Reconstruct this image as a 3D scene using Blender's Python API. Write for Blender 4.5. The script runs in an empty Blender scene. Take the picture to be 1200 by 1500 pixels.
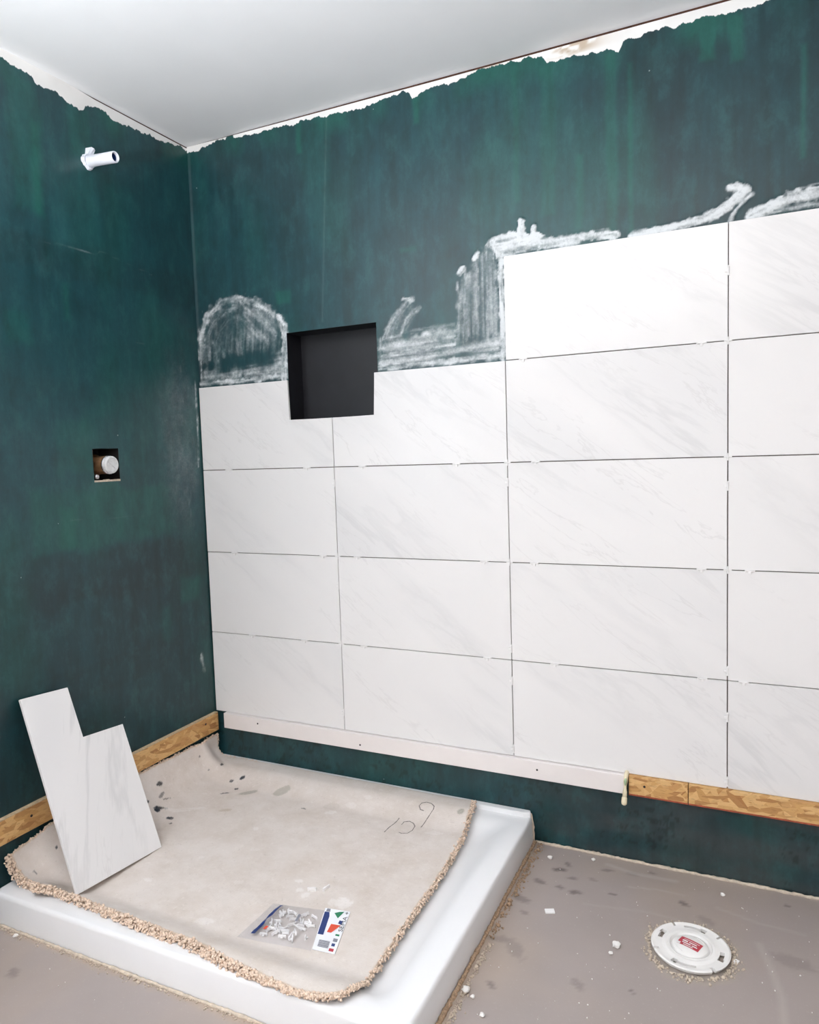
import bpy, bmesh, math, random
import numpy as np
from mathutils import Matrix, Vector

random.seed(7)
rng = np.random.default_rng(11)
scene = bpy.context.scene
COL = scene.collection

# ------------------------------------------------------------------ camera
cam_d = bpy.data.cameras.new('camera')
cam = bpy.data.objects.new('camera', cam_d)
COL.objects.link(cam)
cam_d.sensor_fit = 'HORIZONTAL'
cam_d.sensor_width = 36.0
cam_d.lens = 36.0 * 1052.78 / 1200.0
cam_d.clip_start = 0.02
right = Vector((0.904866, 0.424480, -0.032151))
down = Vector((0.004093, -0.084198, -0.996441))
fwd = Vector((-0.425677, 0.901514, -0.077925))
m = Matrix.Identity(4)
for i in range(3):
    m[i][0] = right[i]; m[i][1] = -down[i]; m[i][2] = -fwd[i]
m[0][3], m[1][3], m[2][3] = 1.844426, -2.105817, 1.217883
cam.matrix_world = m
scene.camera = cam

# ------------------------------------------------------------------ world, lights, exposure
world = bpy.data.worlds.new('world')
scene.world = world
world.use_nodes = True
bgn = world.node_tree.nodes['Background']
bgn.inputs['Color'].default_value = (0.75, 0.85, 1.0, 1)
bgn.inputs['Strength'].default_value = 1.0

WIN_Y0, WIN_Y1, WIN_Z0, WIN_Z1 = -2.75, -1.55, 1.00, 2.24     # window in the left wall, behind the picture's left edge
wl = bpy.data.lights.new('window_daylight', 'AREA')
wl.shape = 'RECTANGLE'
wl.size = WIN_Z1 - WIN_Z0 - 0.1
wl.size_y = WIN_Y1 - WIN_Y0 - 0.1
wl.energy = 16
wl.color = (0.84, 0.93, 1.0)
wlo = bpy.data.objects.new('window_daylight', wl)
COL.objects.link(wlo)
wlo.location = (0.02, (WIN_Y0 + WIN_Y1) / 2, (WIN_Z0 + WIN_Z1) / 2)
wlo.rotation_euler = (0, -math.pi / 2, 0)          # shines to +x, into the room

LAMP = (1.75, -2.75, 2.20)                          # globe of the ceiling lamp behind the camera
LAMP_STRENGTH = 19.0

# added fill light, unseen behind the camera, turned up to brighten the ceiling
FILL_POS = (0.75, -2.28, 1.28)
ws = bpy.data.lights.new('added_fill_beam', 'AREA')
ws.shape = 'RECTANGLE'
ws.size = 0.26
ws.size_y = 0.18
ws.energy = 66
ws.color = (0.93, 0.97, 1.0)
ws.spread = math.radians(150)
wso = bpy.data.objects.new('added_fill_beam', ws)
COL.objects.link(wso)
wso.location = (FILL_POS[0], FILL_POS[1] + 0.004, FILL_POS[2] + 0.036)
wso.rotation_euler = (math.radians(180 - 12), 0, 0)   # straight up, leaning a little towards the corner

vs = scene.view_settings
vs.view_transform = 'Standard'
vs.look = 'None'
vs.gamma = 1.0
vs.use_curve_mapping = False
vs.exposure = 0.38

# ------------------------------------------------------------------ helpers
def lin(c):
    return tuple(((v / 255.0) / 12.92 if v / 255.0 <= 0.04045 else ((v / 255.0 + 0.055) / 1.055) ** 2.4) for v in c)


def S(t):
    t = np.clip(t, 0.0, 1.0)
    return t * t * (3 - 2 * t)


_tab = rng.random(65536)


def vnoise(x, y, seed=0):
    """smooth value noise, 0..1"""
    xi = np.floor(x).astype(np.int64); yi = np.floor(y).astype(np.int64)
    fx = S(x - xi); fy = S(y - yi)

    def h(a, b):
        return _tab[(a * 7919 + b * 104729 + seed * 3571 + ((a * b) & 1023) * 31) % 65536]
    return (h(xi, yi) * (1 - fx) + h(xi + 1, yi) * fx) * (1 - fy) + (h(xi, yi + 1) * (1 - fx) + h(xi + 1, yi + 1) * fx) * fy


def fbm(x, y, seed=0, oct=4):
    s = 0.0; a = 0.5; t = 0.0
    for k in range(oct):
        s = s + a * vnoise(x * 2 ** k, y * 2 ** k, seed + k * 17); t += a; a *= 0.5
    return s / t


def link(o, parent=None):
    COL.objects.link(o)
    if parent is not None:
        o.parent = parent
    return o


def tag(o, label=None, cat=None, group=None, kind=None):
    if label: o['label'] = label
    if cat: o['category'] = cat
    if group: o['group'] = group
    if kind: o['kind'] = kind
    return o


def mesh_obj(name, verts, faces, mat=None, parent=None, smooth=False, loc=None):
    me = bpy.data.meshes.new(name)
    me.from_pydata([tuple(map(float, v)) for v in verts], [], [tuple(map(int, f)) for f in faces])
    me.update()
    if smooth:
        me.polygons.foreach_set('use_smooth', [True] * len(me.polygons))
    if mat: me.materials.append(mat)
    o = bpy.data.objects.new(name, me)
    if loc is not None: o.location = loc
    return link(o, parent)


def bm_obj(name, bm, mat=None, parent=None, smooth=False, loc=None):
    bmesh.ops.recalc_face_normals(bm, faces=bm.faces[:])
    me = bpy.data.meshes.new(name)
    bm.to_mesh(me); bm.free()
    if smooth:
        me.polygons.foreach_set('use_smooth', [True] * len(me.polygons))
    if mat: me.materials.append(mat)
    o = bpy.data.objects.new(name, me)
    if loc is not None: o.location = loc
    return link(o, parent)


def empty(name, loc=(0, 0, 0)):
    o = bpy.data.objects.new(name, None)
    o.empty_display_size = 0.05
    o.location = loc
    return link(o)


def add_box(bm, x0, x1, y0, y1, z0, z1, bev=0.0, seg=2):
    vs_ = [bm.verts.new((x, y, z)) for z in (z0, z1) for y in (y0, y1) for x in (x0, x1)]
    idx = [(0, 1, 3, 2), (4, 6, 7, 5), (0, 4, 5, 1), (2, 3, 7, 6), (0, 2, 6, 4), (1, 5, 7, 3)]
    fs = [bm.faces.new([vs_[i] for i in f]) for f in idx]
    if bev > 0:
        es = list({e for f in fs for e in f.edges})
        bmesh.ops.bevel(bm, geom=es, offset=bev, segments=seg, affect='EDGES', profile=0.5)


def add_prism(bm, poly, axis, d0, d1, bev=0.0, seg=1):
    """poly: 2D outline; axis 'y' -> poly in (x,z) extruded along y; 'x' -> poly in (y,z) extruded along x; 'z' -> poly in (x,y)"""
    def P(p, d):
        return {'y': (p[0], d, p[1]), 'x': (d, p[0], p[1]), 'z': (p[0], p[1], d)}[axis]
    a = [bm.verts.new(P(p, d0)) for p in poly]
    b = [bm.verts.new(P(p, d1)) for p in poly]
    fs = [bm.faces.new(a), bm.faces.new(list(reversed(b)))]
    n = len(poly)
    for i in range(n):
        fs.append(bm.faces.new((a[i], a[(i + 1) % n], b[(i + 1) % n], b[i])))
    if bev > 0:
        es = list({e for f in fs for e in f.edges})
        bmesh.ops.bevel(bm, geom=es, offset=bev, segments=seg, affect='EDGES', profile=0.5)


def frame_of(d):
    d = Vector(d).normalized()
    up = Vector((0, 0, 1)) if abs(d.z) < 0.9 else Vector((1, 0, 0))
    a = d.cross(up).normalized(); b = d.cross(a).normalized()
    return a, b


def add_tube(bm, pts, radii, n=16, cap0=True, cap1=True):
    rings = []
    L = len(pts)
    for i, p in enumerate(pts):
        p = Vector(p)
        d = Vector(pts[min(i + 1, L - 1)]) - Vector(pts[max(i - 1, 0)])
        if d.length < 1e-9: d = Vector(pts[-1]) - Vector(pts[0])
        a, b = frame_of(d)
        r = radii[i] if hasattr(radii, '__len__') else radii
        rings.append([bm.verts.new(p + (a * math.cos(t) + b * math.sin(t)) * r) for t in [2 * math.pi * k / n for k in range(n)]])
    for i in range(L - 1):
        for k in range(n):
            bm.faces.new((rings[i][k], rings[i][(k + 1) % n], rings[i + 1][(k + 1) % n], rings[i + 1][k]))
    if cap0: bm.faces.new(list(reversed(rings[0])))
    if cap1: bm.faces.new(rings[-1])


def add_lathe(bm, origin, axis, prof, n=32, close=False):
    """prof: list of (r, h) along axis"""
    o = Vector(origin); d = Vector(axis).normalized(); a, b = frame_of(d)
    rings = []
    for r, h in prof:
        if r < 1e-6:
            rings.append([bm.verts.new(o + d * h)])
        else:
            rings.append([bm.verts.new(o + d * h + (a * math.cos(t) + b * math.sin(t)) * r) for t in [2 * math.pi * k / n for k in range(n)]])
    pairs = list(zip(rings[:-1], rings[1:]))
    if close: pairs.append((rings[-1], rings[0]))
    for A, B in pairs:
        for k in range(n):
            k2 = (k + 1) % n
            if len(A) == 1 and len(B) == 1: continue
            if len(A) == 1: bm.faces.new((A[0], B[k], B[k2]))
            elif len(B) == 1: bm.faces.new((A[k], A[k2], B[0]))
            else: bm.faces.new((A[k], A[k2], B[k2], B[k]))


def seg_dist(X, Y, pts, signed=False):
    """distance of grid points to a polyline, and arc parameter 0..1"""
    best = np.full(X.shape, 1e9); par = np.zeros(X.shape); sg = np.zeros(X.shape)
    n = len(pts) - 1
    for i in range(n):
        ax, ay = pts[i]; bx, by = pts[i + 1]
        dx, dy = bx - ax, by - ay
        L2 = dx * dx + dy * dy + 1e-12
        t = np.clip(((X - ax) * dx + (Y - ay) * dy) / L2, 0, 1)
        d = np.hypot(X - ax - t * dx, Y - ay - t * dy)
        mk = d < best
        best[mk] = d[mk]; par[mk] = (i + t[mk]) / n
        sg[mk] = np.sign((X - ax) * dy - (Y - ay) * dx)[mk]
    return (best, par, sg * best) if signed else (best, par)


def in_poly(X, Y, poly):
    ins = np.zeros(X.shape, bool)
    n = len(poly)
    for i in range(n):
        x0, y0 = poly[i]; x1, y1 = poly[(i + 1) % n]
        c = ((y0 > Y) != (y1 > Y)) & (X < (x1 - x0) * (Y - y0) / (y1 - y0 + 1e-12) + x0)
        ins ^= c
    return ins


# ------------------------------------------------------------------ materials
class NT:
    def __init__(self, name):
        self.mat = bpy.data.materials.new(name)
        self.mat.use_nodes = True
        self.t = self.mat.node_tree
        self.b = self.t.nodes['Principled BSDF']

    def n(self, typ, **kw):
        nd = self.t.nodes.new(typ)
        for k, v in kw.items():
            if k == 'inp':
                for a, b in v.items(): nd.inputs[a].default_value = b
            else: setattr(nd, k, v)
        return nd

    def l(self, a, b):
        self.t.links.new(a, b)

    def set(self, **kw):
        for k, v in kw.items():
            self.b.inputs[k.replace('_', ' ')].default_value = v
        return self

    def coords(self, scale=(1, 1, 1), rot=(0, 0, 0), loc=(0, 0, 0), kind='Object'):
        tc = self.n('ShaderNodeTexCoord')
        mp = self.n('ShaderNodeMapping')
        mp.inputs['Scale'].default_value = scale
        mp.inputs['Rotation'].default_value = rot
        mp.inputs['Location'].default_value = loc
        self.l(tc.outputs[kind], mp.inputs['Vector'])
        return mp.outputs['Vector']

    def noise(self, vec, scale, detail=4, rough=0.55, dist=0.0):
        nd = self.n('ShaderNodeTexNoise')
        nd.inputs['Scale'].default_value = scale
        nd.inputs['Detail'].default_value = detail
        nd.inputs['Roughness'].default_value = rough
        nd.inputs['Distortion'].default_value = dist
        if vec is not None: self.l(vec, nd.inputs['Vector'])
        return nd.outputs['Fac']

    def ramp(self, fac, stops, interp='LINEAR'):
        nd = self.n('ShaderNodeValToRGB')
        nd.color_ramp.interpolation = interp
        els = nd.color_ramp.elements
        while len(els) < len(stops): els.new(0.5)
        for e, (p, c) in zip(els, stops):
            e.position = p
            e.color = (*c, 1) if hasattr(c, '__len__') else (c, c, c, 1)
        self.l(fac, nd.inputs['Fac'])
        return nd.outputs['Color']

    def mix(self, fac, a, b, blend='MIX'):
        nd = self.n('ShaderNodeMix', data_type='RGBA', blend_type=blend)
        for sock, v in ((nd.inputs['Factor'], fac), (nd.inputs[6], a), (nd.inputs[7], b)):
            if isinstance(v, (int, float)): sock.default_value = v
            elif hasattr(v, '__len__'): sock.default_value = (*v, 1) if len(v) == 3 else v
            else: self.l(v, sock)
        return nd.outputs[2]

    def math(self, op, a, b=0.0, c=0.0, clamp=False):
        nd = self.n('ShaderNodeMath', operation=op)
        nd.use_clamp = clamp
        for i, v in enumerate((a, b, c)):
            if isinstance(v, (int, float)): nd.inputs[i].default_value = v
            else: self.l(v, nd.inputs[i])
        return nd.outputs[0]

    def smooth(self, v, lo, hi):
        nd = self.n('ShaderNodeMapRange', interpolation_type='SMOOTHSTEP')
        self.l(v, nd.inputs['Value'])
        nd.inputs['From Min'].default_value = lo
        nd.inputs['From Max'].default_value = hi
        return nd.outputs['Result']

    def attr(self, name, out='Fac'):
        nd = self.n('ShaderNodeAttribute')
        nd.attribute_name = name
        return nd.outputs[out]

    def bump(self, h, strength=0.3, dist=0.002):
        nd = self.n('ShaderNodeBump')
        nd.inputs['Strength'].default_value = strength
        nd.inputs['Distance'].default_value = dist
        self.l(h, nd.inputs['Height'])
        self.l(nd.outputs['Normal'], self.b.inputs['Normal'])

    def color(self, c):
        if hasattr(c, '__len__'): self.b.inputs['Base Color'].default_value = (*c, 1)
        else: self.l(c, self.b.inputs['Base Color'])
        return self


def simple(name, col, rough=0.5, metal=0.0, var=0.06, scale=40, bump=0.0):
    m_ = NT(name)
    nz = m_.noise(m_.coords(), scale, 3)
    a = tuple(max(0, c * (1 - var)) for c in col); b = tuple(min(1, c * (1 + var)) for c in col)
    m_.color(m_.ramp(nz, [(0.3, a), (0.7, b)]))
    m_.set(Roughness=rough, Metallic=metal)
    if bump: m_.bump(nz, bump, 0.001)
    return m_.mat


def wall_paint(name, stretch):
    m_ = NT(name)
    v = m_.coords()
    base = m_.attr('paint', 'Color')
    st = m_.noise(m_.coords(scale=stretch), 1.0, 5, 0.6)
    base = m_.mix(m_.ramp(st, [(0.25, 0.0), (0.75, 1.0)]), m_.mix(0.22, base, (0.0, 0.0, 0.0)), m_.mix(0.07, base, lin((60, 120, 122))))
    bl = m_.noise(m_.coords(scale=(1.0, 1.0, 0.6)), 17, 6, 0.72, 0.15)
    base = m_.mix(m_.ramp(bl, [(0.5, 0.0), (0.72, 0.30)]), base, lin((58, 112, 110)))
    base = m_.mix(m_.ramp(bl, [(0.30, 0.35), (0.48, 0.0)]), base, lin((14, 30, 34)))
    # bare plasterboard along the ceiling
    br = m_.noise(m_.coords(scale=tuple(s * 2.2 for s in stretch)), 1.0, 3, 0.6)
    e = m_.math('ADD', m_.attr('bare'), m_.math('MULTIPLY', m_.math('SUBTRACT', br, 0.5), 0.022))
    bare = m_.smooth(e, -0.0012, 0.0012)
    pl = m_.ramp(m_.noise(v, 6, 3), [(0.3, lin((232, 229, 227))), (0.7, lin((246, 244, 242)))])
    pl = m_.mix(m_.attr('tan'), pl, lin((196, 178, 158)))
    c = m_.mix(bare, base, pl)
    # thin-set mortar smears
    fn = m_.noise(v, 140, 4, 0.65)
    mo = m_.math('MULTIPLY', m_.attr('mort'), m_.math('ADD', m_.math('MULTIPLY', fn, 1.1), 0.45))
    mo = m_.math('MULTIPLY', m_.smooth(mo, 0.04, 0.95), 0.95)
    c = m_.mix(mo, c, lin((226, 229, 231)))
    # stray specks of mortar
    vor = m_.n('ShaderNodeTexVoronoi'); vor.inputs['Scale'].default_value = 22; m_.l(v, vor.inputs['Vector'])
    gate = m_.math('GREATER_THAN', m_.noise(v, 9, 2), 0.63)
    sp = m_.math('MULTIPLY', m_.math('LESS_THAN', vor.outputs['Distance'], 0.045), gate)
    c = m_.mix(m_.math('MULTIPLY', sp, 0.55), c, lin((190, 200, 200)))
    m_.color(c)
    rg = m_.math('ADD', m_.math('MULTIPLY', st, 0.16), 0.29)
    rg = m_.math('ADD', rg, m_.math('MULTIPLY', m_.math('MAXIMUM', mo, bare), 0.35), clamp=True)
    m_.l(rg, m_.b.inputs['Roughness'])
    h = m_.math('ADD', m_.math('MULTIPLY', st, 0.5), m_.math('MULTIPLY', m_.noise(v, 90, 3), 0.25))
    h = m_.math('ADD', h, m_.math('MULTIPLY', mo, 0.6))
    m_.bump(h, 0.35, 0.0016)
    return m_.mat


M = {}
M['wall_back'] = wall_paint('waterproof_membrane_back', (34, 10, 2.6))
M['wall_left'] = wall_paint('waterproof_membrane_left', (10, 34, 3.2))


def marble():
    m_ = NT('white_marble_tile')
    tc = m_.n('ShaderNodeTexCoord'); oi = m_.n('ShaderNodeObjectInfo')
    cmb = m_.n('ShaderNodeCombineXYZ')
    r = oi.outputs['Random']
    m_.l(m_.math('MULTIPLY', r, 17.0), cmb.inputs[0]); m_.l(m_.math('MULTIPLY', r, 5.0), cmb.inputs[1]); m_.l(m_.math('MULTIPLY', r, 29.0), cmb.inputs[2])
    add = m_.n('ShaderNodeVectorMath', operation='ADD')
    rt = m_.n('ShaderNodeMapping'); rt.vector_type = 'POINT'
    rt.inputs['Rotation'].default_value = (0, math.radians(-36), 0)
    m_.l(tc.outputs['Object'], rt.inputs['Vector'])
    sc = m_.n('ShaderNodeMapping'); sc.inputs['Scale'].default_value = (1.3, 1.0, 7.0)
    m_.l(rt.outputs['Vector'], sc.inputs['Vector'])
    m_.l(sc.outputs['Vector'], add.inputs[0]); m_.l(cmb.outputs[0], add.inputs[1])
    p = add.outputs[0]
    n1 = m_.noise(p, 1.0, 6, 0.6, 0.35)
    n2 = m_.noise(p, 0.42, 3, 0.5, 0.2)
    n3 = m_.noise(p, 2.4, 5, 0.6, 0.5)
    base = lin((238, 235, 234))
    cloud = m_.mix(m_.ramp(n2, [(0.48, 0.0), (0.72, 1.0)]), base, lin((228, 226, 226)))
    vein = m_.ramp(n1, [(0.455, 0.0), (0.495, 1.0), (0.535, 0.0)])
    gate = m_.ramp(n2, [(0.50, 0.0), (0.66, 1.0)])
    vein = m_.math('MULTIPLY', vein, gate)
    c = m_.mix(m_.math('MULTIPLY', vein, 0.34), cloud, lin((196, 195, 195)))
    v2 = m_.math('MULTIPLY', m_.ramp(n3, [(0.48, 0.0), (0.5, 1.0), (0.52, 0.0)]), m_.ramp(n1, [(0.5, 0.0), (0.62, 1.0)]))
    c = m_.mix(m_.math('MULTIPLY', v2, 0.2), c, lin((186, 182, 180)))
    m_.color(c).set(Roughness=0.32)
    m_.b.inputs['Specular IOR Level'].default_value = 0.4
    return m_.mat


M['tile'] = marble()


def osb(name, scale, dark=1.0):
    m_ = NT(name)
    cols = [(0.0, tuple(dark * c for c in lin((172, 120, 70)))), (0.3, tuple(dark * c for c in lin((208, 160, 100)))),
            (0.6, tuple(dark * c for c in lin((226, 184, 126)))), (1.0, tuple(dark * c for c in lin((194, 140, 84))))]
    out = None
    for k, (rot, sc) in enumerate((((0.55, 0.55, 0), 1.0), ((-0.75, -0.75, 0), 0.85), ((0.08, 0.08, 0), 1.15))):
        sm = m_.n('ShaderNodeMapping'); sm.inputs['Scale'].default_value = (20 * sc * scale, 20 * sc * scale, 80 * sc * scale)
        m_.l(m_.coords(rot=rot), sm.inputs['Vector'])
        vec = sm.outputs['Vector']
        vo = m_.n('ShaderNodeTexVoronoi'); vo.inputs['Scale'].default_value = 1.0; m_.l(vec, vo.inputs['Vector'])
        sep = m_.n('ShaderNodeSeparateColor'); m_.l(vo.outputs['Color'], sep.inputs[0])
        col = m_.ramp(sep.outputs[0], cols)
        if out is None: out = col
        else: out = m_.mix(m_.math('GREATER_THAN', sep.outputs[1], 0.55), out, col)
    gr = m_.noise(m_.coords(scale=(60, 60, 260)), 1.0, 4)
    out = m_.mix(m_.ramp(gr, [(0.54, 0.0), (0.78, 0.5)]), out, tuple(dark * c for c in lin((122, 76, 42))))
    m_.color(out).set(Roughness=0.65)
    m_.bump(gr, 0.5, 0.002)
    return m_.mat


M['osb'] = osb('oriented_strand_board', 1.0)
M['osb_edge'] = simple('board_cut_edge', lin((196, 172, 140)), 0.8, var=0.2, scale=120, bump=0.4)
M['red_edge'] = simple('red_painted_edge', lin((168, 84, 58)), 0.7, var=0.3, scale=60)
M['white_board'] = simple('white_primed_board', lin((240, 232, 229)), 0.45, var=0.02, scale=12)
M['ceiling'] = simple('ceiling_paint', lin((236, 236, 238)), 0.85, var=0.015, scale=5, bump=0.05)
M['room_wall'] = simple('plain_wall_paint', lin((228, 224, 220)), 0.8, var=0.02, scale=6)
M['plate'] = simple('rough_timber', lin((74, 44, 30)), 0.9, var=0.35, scale=50)
M['pan'] = simple('white_acrylic', lin((240, 239, 240)), 0.2, var=0.01, scale=8)
M['niche'] = simple('black_primed_niche', lin((20, 20, 26)), 0.5, var=0.25, scale=18, bump=0.3)
M['dark'] = simple('dark_cavity', lin((28, 24, 22)), 0.9, var=0.3, scale=60)
M['bed'] = simple('mortar_bed', lin((120, 108, 102)), 0.95, var=0.2, scale=80)
M['spacer'] = simple('white_plastic', lin((244, 241, 240)), 0.35, var=0.01)
M['pvc'] = simple('white_pipe_plastic', lin((236, 238, 246)), 0.35, var=0.02)
M['pvc_in'] = simple('pipe_bore', lin((30, 60, 120)), 0.5)
M['cpvc'] = simple('cream_pipe_plastic', lin((236, 222, 190)), 0.4, var=0.05)
M['green_drip'] = simple('green_paint_drip', lin((170, 190, 150)), 0.5, var=0.1)
M['brass'] = simple('tarnished_brass', lin((186, 142, 104)), 0.38, 0.7, var=0.25, scale=90)
M['chrome'] = simple('dull_chrome', lin((205, 205, 208)), 0.25, 0.9, var=0.05)
M['cap'] = simple('frosted_test_cap', lin((214, 214, 214)), 0.35, var=0.08, scale=120)
M['flange'] = simple('white_flange_plastic', lin((242, 239, 236)), 0.35, var=0.025, scale=30)
M['red_print'] = simple('red_print', lin((190, 66, 78)), 0.6, var=0.05)
M['white_print'] = simple('white_print', lin((240, 236, 236)), 0.6, var=0.02)
M['blue_print'] = simple('blue_print', lin((28, 56, 118)), 0.4, var=0.08)
M['green_print'] = simple('green_print', lin((36, 132, 92)), 0.45, var=0.05)
M['orange_print'] = simple('orange_print', lin((228, 84, 58)), 0.45, var=0.05)
M['grey_print'] = simple('grey_print', lin((140, 140, 150)), 0.5, var=0.05)
M['black_print'] = simple('black_print', lin((52, 50, 52)), 0.5, var=0.05)
M['card'] = simple('label_card', lin((244, 244, 248)), 0.35, var=0.01)
M['pencil'] = simple('pencil_line', lin((128, 120, 114)), 0.8, var=0.25, scale=300)
M['nail'] = simple('nail_steel', lin((60, 56, 56)), 0.5, 0.6)
M['caulk'] = simple('cream_caulk', lin((206, 190, 172)), 0.7, var=0.18, scale=90, bump=0.5)
M['crumb'] = simple('mortar_crumb', lin((240, 236, 232)), 0.9, var=0.05, scale=100)
M['grit'] = simple('sandy_grit', lin((176, 148, 122)), 0.95, var=0.4, scale=200)
M['frame'] = simple('window_frame_paint', lin((240, 240, 240)), 0.4, var=0.01)
M['tuft'] = simple('carpet_pile', lin((234, 208, 188)), 0.95, var=0.25, scale=220)


def carpet_mat():
    m_ = NT('carpet_backing')
    v = m_.coords()
    base = m_.attr('paint', 'Color')
    # the woven scrim of the backing
    wv = m_.n('ShaderNodeTexWave'); wv.inputs['Scale'].default_value = 95; wv.inputs['Distortion'].default_value = 1.0
    m_.l(v, wv.inputs['Vector'])
    wv2 = m_.n('ShaderNodeTexWave', bands_direction='Y'); wv2.inputs['Scale'].default_value = 95; wv2.inputs['Distortion'].default_value = 1.0
    m_.l(v, wv2.inputs['Vector'])
    w = m_.math('ADD', m_.math('MULTIPLY', wv.outputs['Fac'], 0.5), m_.math('MULTIPLY', wv2.outputs['Fac'], 0.5))
    base = m_.mix(m_.ramp(m_.noise(v, 11, 6, 0.65), [(0.40, 0.0), (0.75, 0.42)]), base, lin((188, 170, 152)))
    base = m_.mix(m_.ramp(m_.noise(v, 75, 4, 0.7), [(0.56, 0.0), (0.74, 0.45)]), base, lin((238, 230, 224)))
    base = m_.mix(m_.ramp(m_.noise(v, 130, 3, 0.7), [(0.62, 0.0), (0.74, 0.35)]), base, lin((160, 148, 138)))
    m_.color(base).set(Roughness=0.92)
    m_.bump(m_.math('ADD', m_.math('MULTIPLY', w, 0.3), m_.noise(v, 60, 4)), 0.3, 0.002)
    return m_.mat


M['carpet'] = carpet_mat()


def floor_mat():
    m_ = NT('grey_sheet_floor')
    v = m_.coords()
    base = m_.attr('paint', 'Color')
    nz = m_.noise(v, 3.5, 5)
    base = m_.mix(m_.ramp(nz, [(0.3, 0.0), (0.75, 0.35)]), base, lin((146, 136, 132)))
    fine = m_.noise(v, 160, 3)
    base = m_.mix(m_.ramp(fine, [(0.62, 0.0), (0.72, 0.35)]), base, lin((186, 176, 170)))
    m_.color(base)
    m_.l(m_.math('ADD', m_.math('MULTIPLY', nz, 0.2), 0.38), m_.b.inputs['Roughness'])
    m_.bump(m_.math('ADD', m_.noise(v, 26, 4), m_.math('MULTIPLY', fine, 0.2)), 0.12, 0.002)
    return m_.mat


M['floor'] = floor_mat()


def film_mat():
    m_ = NT('clear_plastic_film')
    t = m_.t
    tr = m_.n('ShaderNodeBsdfTransparent'); tr.inputs['Color'].default_value = (0.97, 0.97, 0.98, 1)
    gl = m_.n('ShaderNodeBsdfGlossy'); gl.inputs['Roughness'].default_value = 0.12
    df = m_.n('ShaderNodeBsdfDiffuse'); df.inputs['Color'].default_value = (0.9, 0.9, 0.92, 1)
    fr = m_.n('ShaderNodeLayerWeight'); fr.inputs['Blend'].default_value = 0.3
    bp = m_.n('ShaderNodeBump'); bp.inputs['Strength'].default_value = 0.8; bp.inputs['Distance'].default_value = 0.004
    m_.l(m_.noise(m_.coords(), 70, 4, 0.6, 0.8), bp.inputs['Height'])
    for nd in (gl, df, fr): m_.l(bp.outputs['Normal'], nd.inputs['Normal'])
    tl = m_.n('ShaderNodeBsdfTranslucent'); tl.inputs['Color'].default_value = (0.95, 0.95, 0.96, 1)
    m0 = m_.n('ShaderNodeMixShader'); m0.inputs[0].default_value = 0.5
    m_.l(df.outputs[0], m0.inputs[1]); m_.l(tl.outputs[0], m0.inputs[2])
    m1 = m_.n('ShaderNodeMixShader'); m1.inputs[0].default_value = 0.07
    m_.l(tr.outputs[0], m1.inputs[1]); m_.l(m0.outputs[0], m1.inputs[2])
    m2 = m_.n('ShaderNodeMixShader')
    m_.l(m_.math('ADD', m_.math('MULTIPLY', m_.math('POWER', fr.outputs['Facing'], 4.0), 0.5), 0.04), m2.inputs[0])
    m_.l(m1.outputs[0], m2.inputs[1]); m_.l(gl.outputs[0], m2.inputs[2])
    m_.l(m2.outputs[0], t.nodes['Material Output'].inputs['Surface'])
    return m_.mat


M['film'] = film_mat()
g_ = NT('lamp_opal_glass')
g_.color((0.9, 0.9, 0.9)).set(Emission_Strength=LAMP_STRENGTH)
g_.b.inputs['Emission Color'].default_value = (1.0, 0.935, 0.875, 1)
M['lamp'] = g_.mat

# ------------------------------------------------------------------ the room shell
ZC = 2.359          # ceiling
WY = 0.010          # face of the back wall (tile faces lie in y = 0)
RX, FY = 3.05, -3.45
NX0, NX1, NZ0, NZ1, ND = 0.396, 0.747, 1.345, 1.655, 0.088    # wall niche
VY0, VY1, VZ0, VZ1 = -0.494, -0.392, 1.168, 1.272              # valve cut-out


def coords_list(parts):
    out = []
    for a, b, st in parts:
        n = max(1, int(round(abs(b - a) / st)))
        out += list(np.linspace(a, b, n + 1))
    res = []
    for v in out:
        if not res or abs(v - res[-1]) > 1e-6: res.append(v)
    return np.array(res)


def grid_wall(name, U, V, holes, P, mat, attrs):
    """P(U,V) -> xyz arrays on the grid; attrs: name -> array (n) or (n,3)"""
    nu, nv = len(U), len(V)
    UU, VV = np.meshgrid(U, V, indexing='ij')
    xyz = np.stack(P(UU, VV), -1).reshape(-1, 3)
    i, j = np.meshgrid(np.arange(nu - 1), np.arange(nv - 1), indexing='ij')
    a = (i * nv + j); q = np.stack([a, a + nv, a + nv + 1, a + 1], -1)
    cu = (UU[:-1, :-1] + UU[1:, 1:]) / 2; cv = (VV[:-1, :-1] + VV[1:, 1:]) / 2
    keep = np.ones(cu.shape, bool)
    for (u0, u1, v0, v1) in holes:
        keep &= ~((cu > u0) & (cu < u1) & (cv > v0) & (cv < v1))
    q = q[keep]
    me = bpy.data.meshes.new(name)
    me.vertices.add(len(xyz)); me.vertices.foreach_set('co', xyz.astype(np.float32).ravel())
    me.loops.add(len(q) * 4); me.loops.foreach_set('vertex_index', q.astype(np.int32).ravel())
    me.polygons.add(len(q)); me.polygons.foreach_set('loop_start', np.arange(0, len(q) * 4, 4, dtype=np.int32))
    me.update(calc_edges=True); me.validate()
    me.polygons.foreach_set('use_smooth', [True] * len(me.polygons))
    for k, arr in attrs.items():
        if arr.shape[-1] == 3 and arr.ndim == UU.ndim + 1:
            at = me.attributes.new(k, 'FLOAT_COLOR', 'POINT')
            at.data.foreach_set('color', np.concatenate([arr.reshape(-1, 3), np.ones((len(xyz), 1))], 1).astype(np.float32).ravel())
        else:
            at = me.attributes.new(k, 'FLOAT', 'POINT')
            at.data.foreach_set('value', arr.astype(np.float32).ravel())
    me.materials.append(mat)
    o = bpy.data.objects.new(name, me)
    return link(o)


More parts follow.
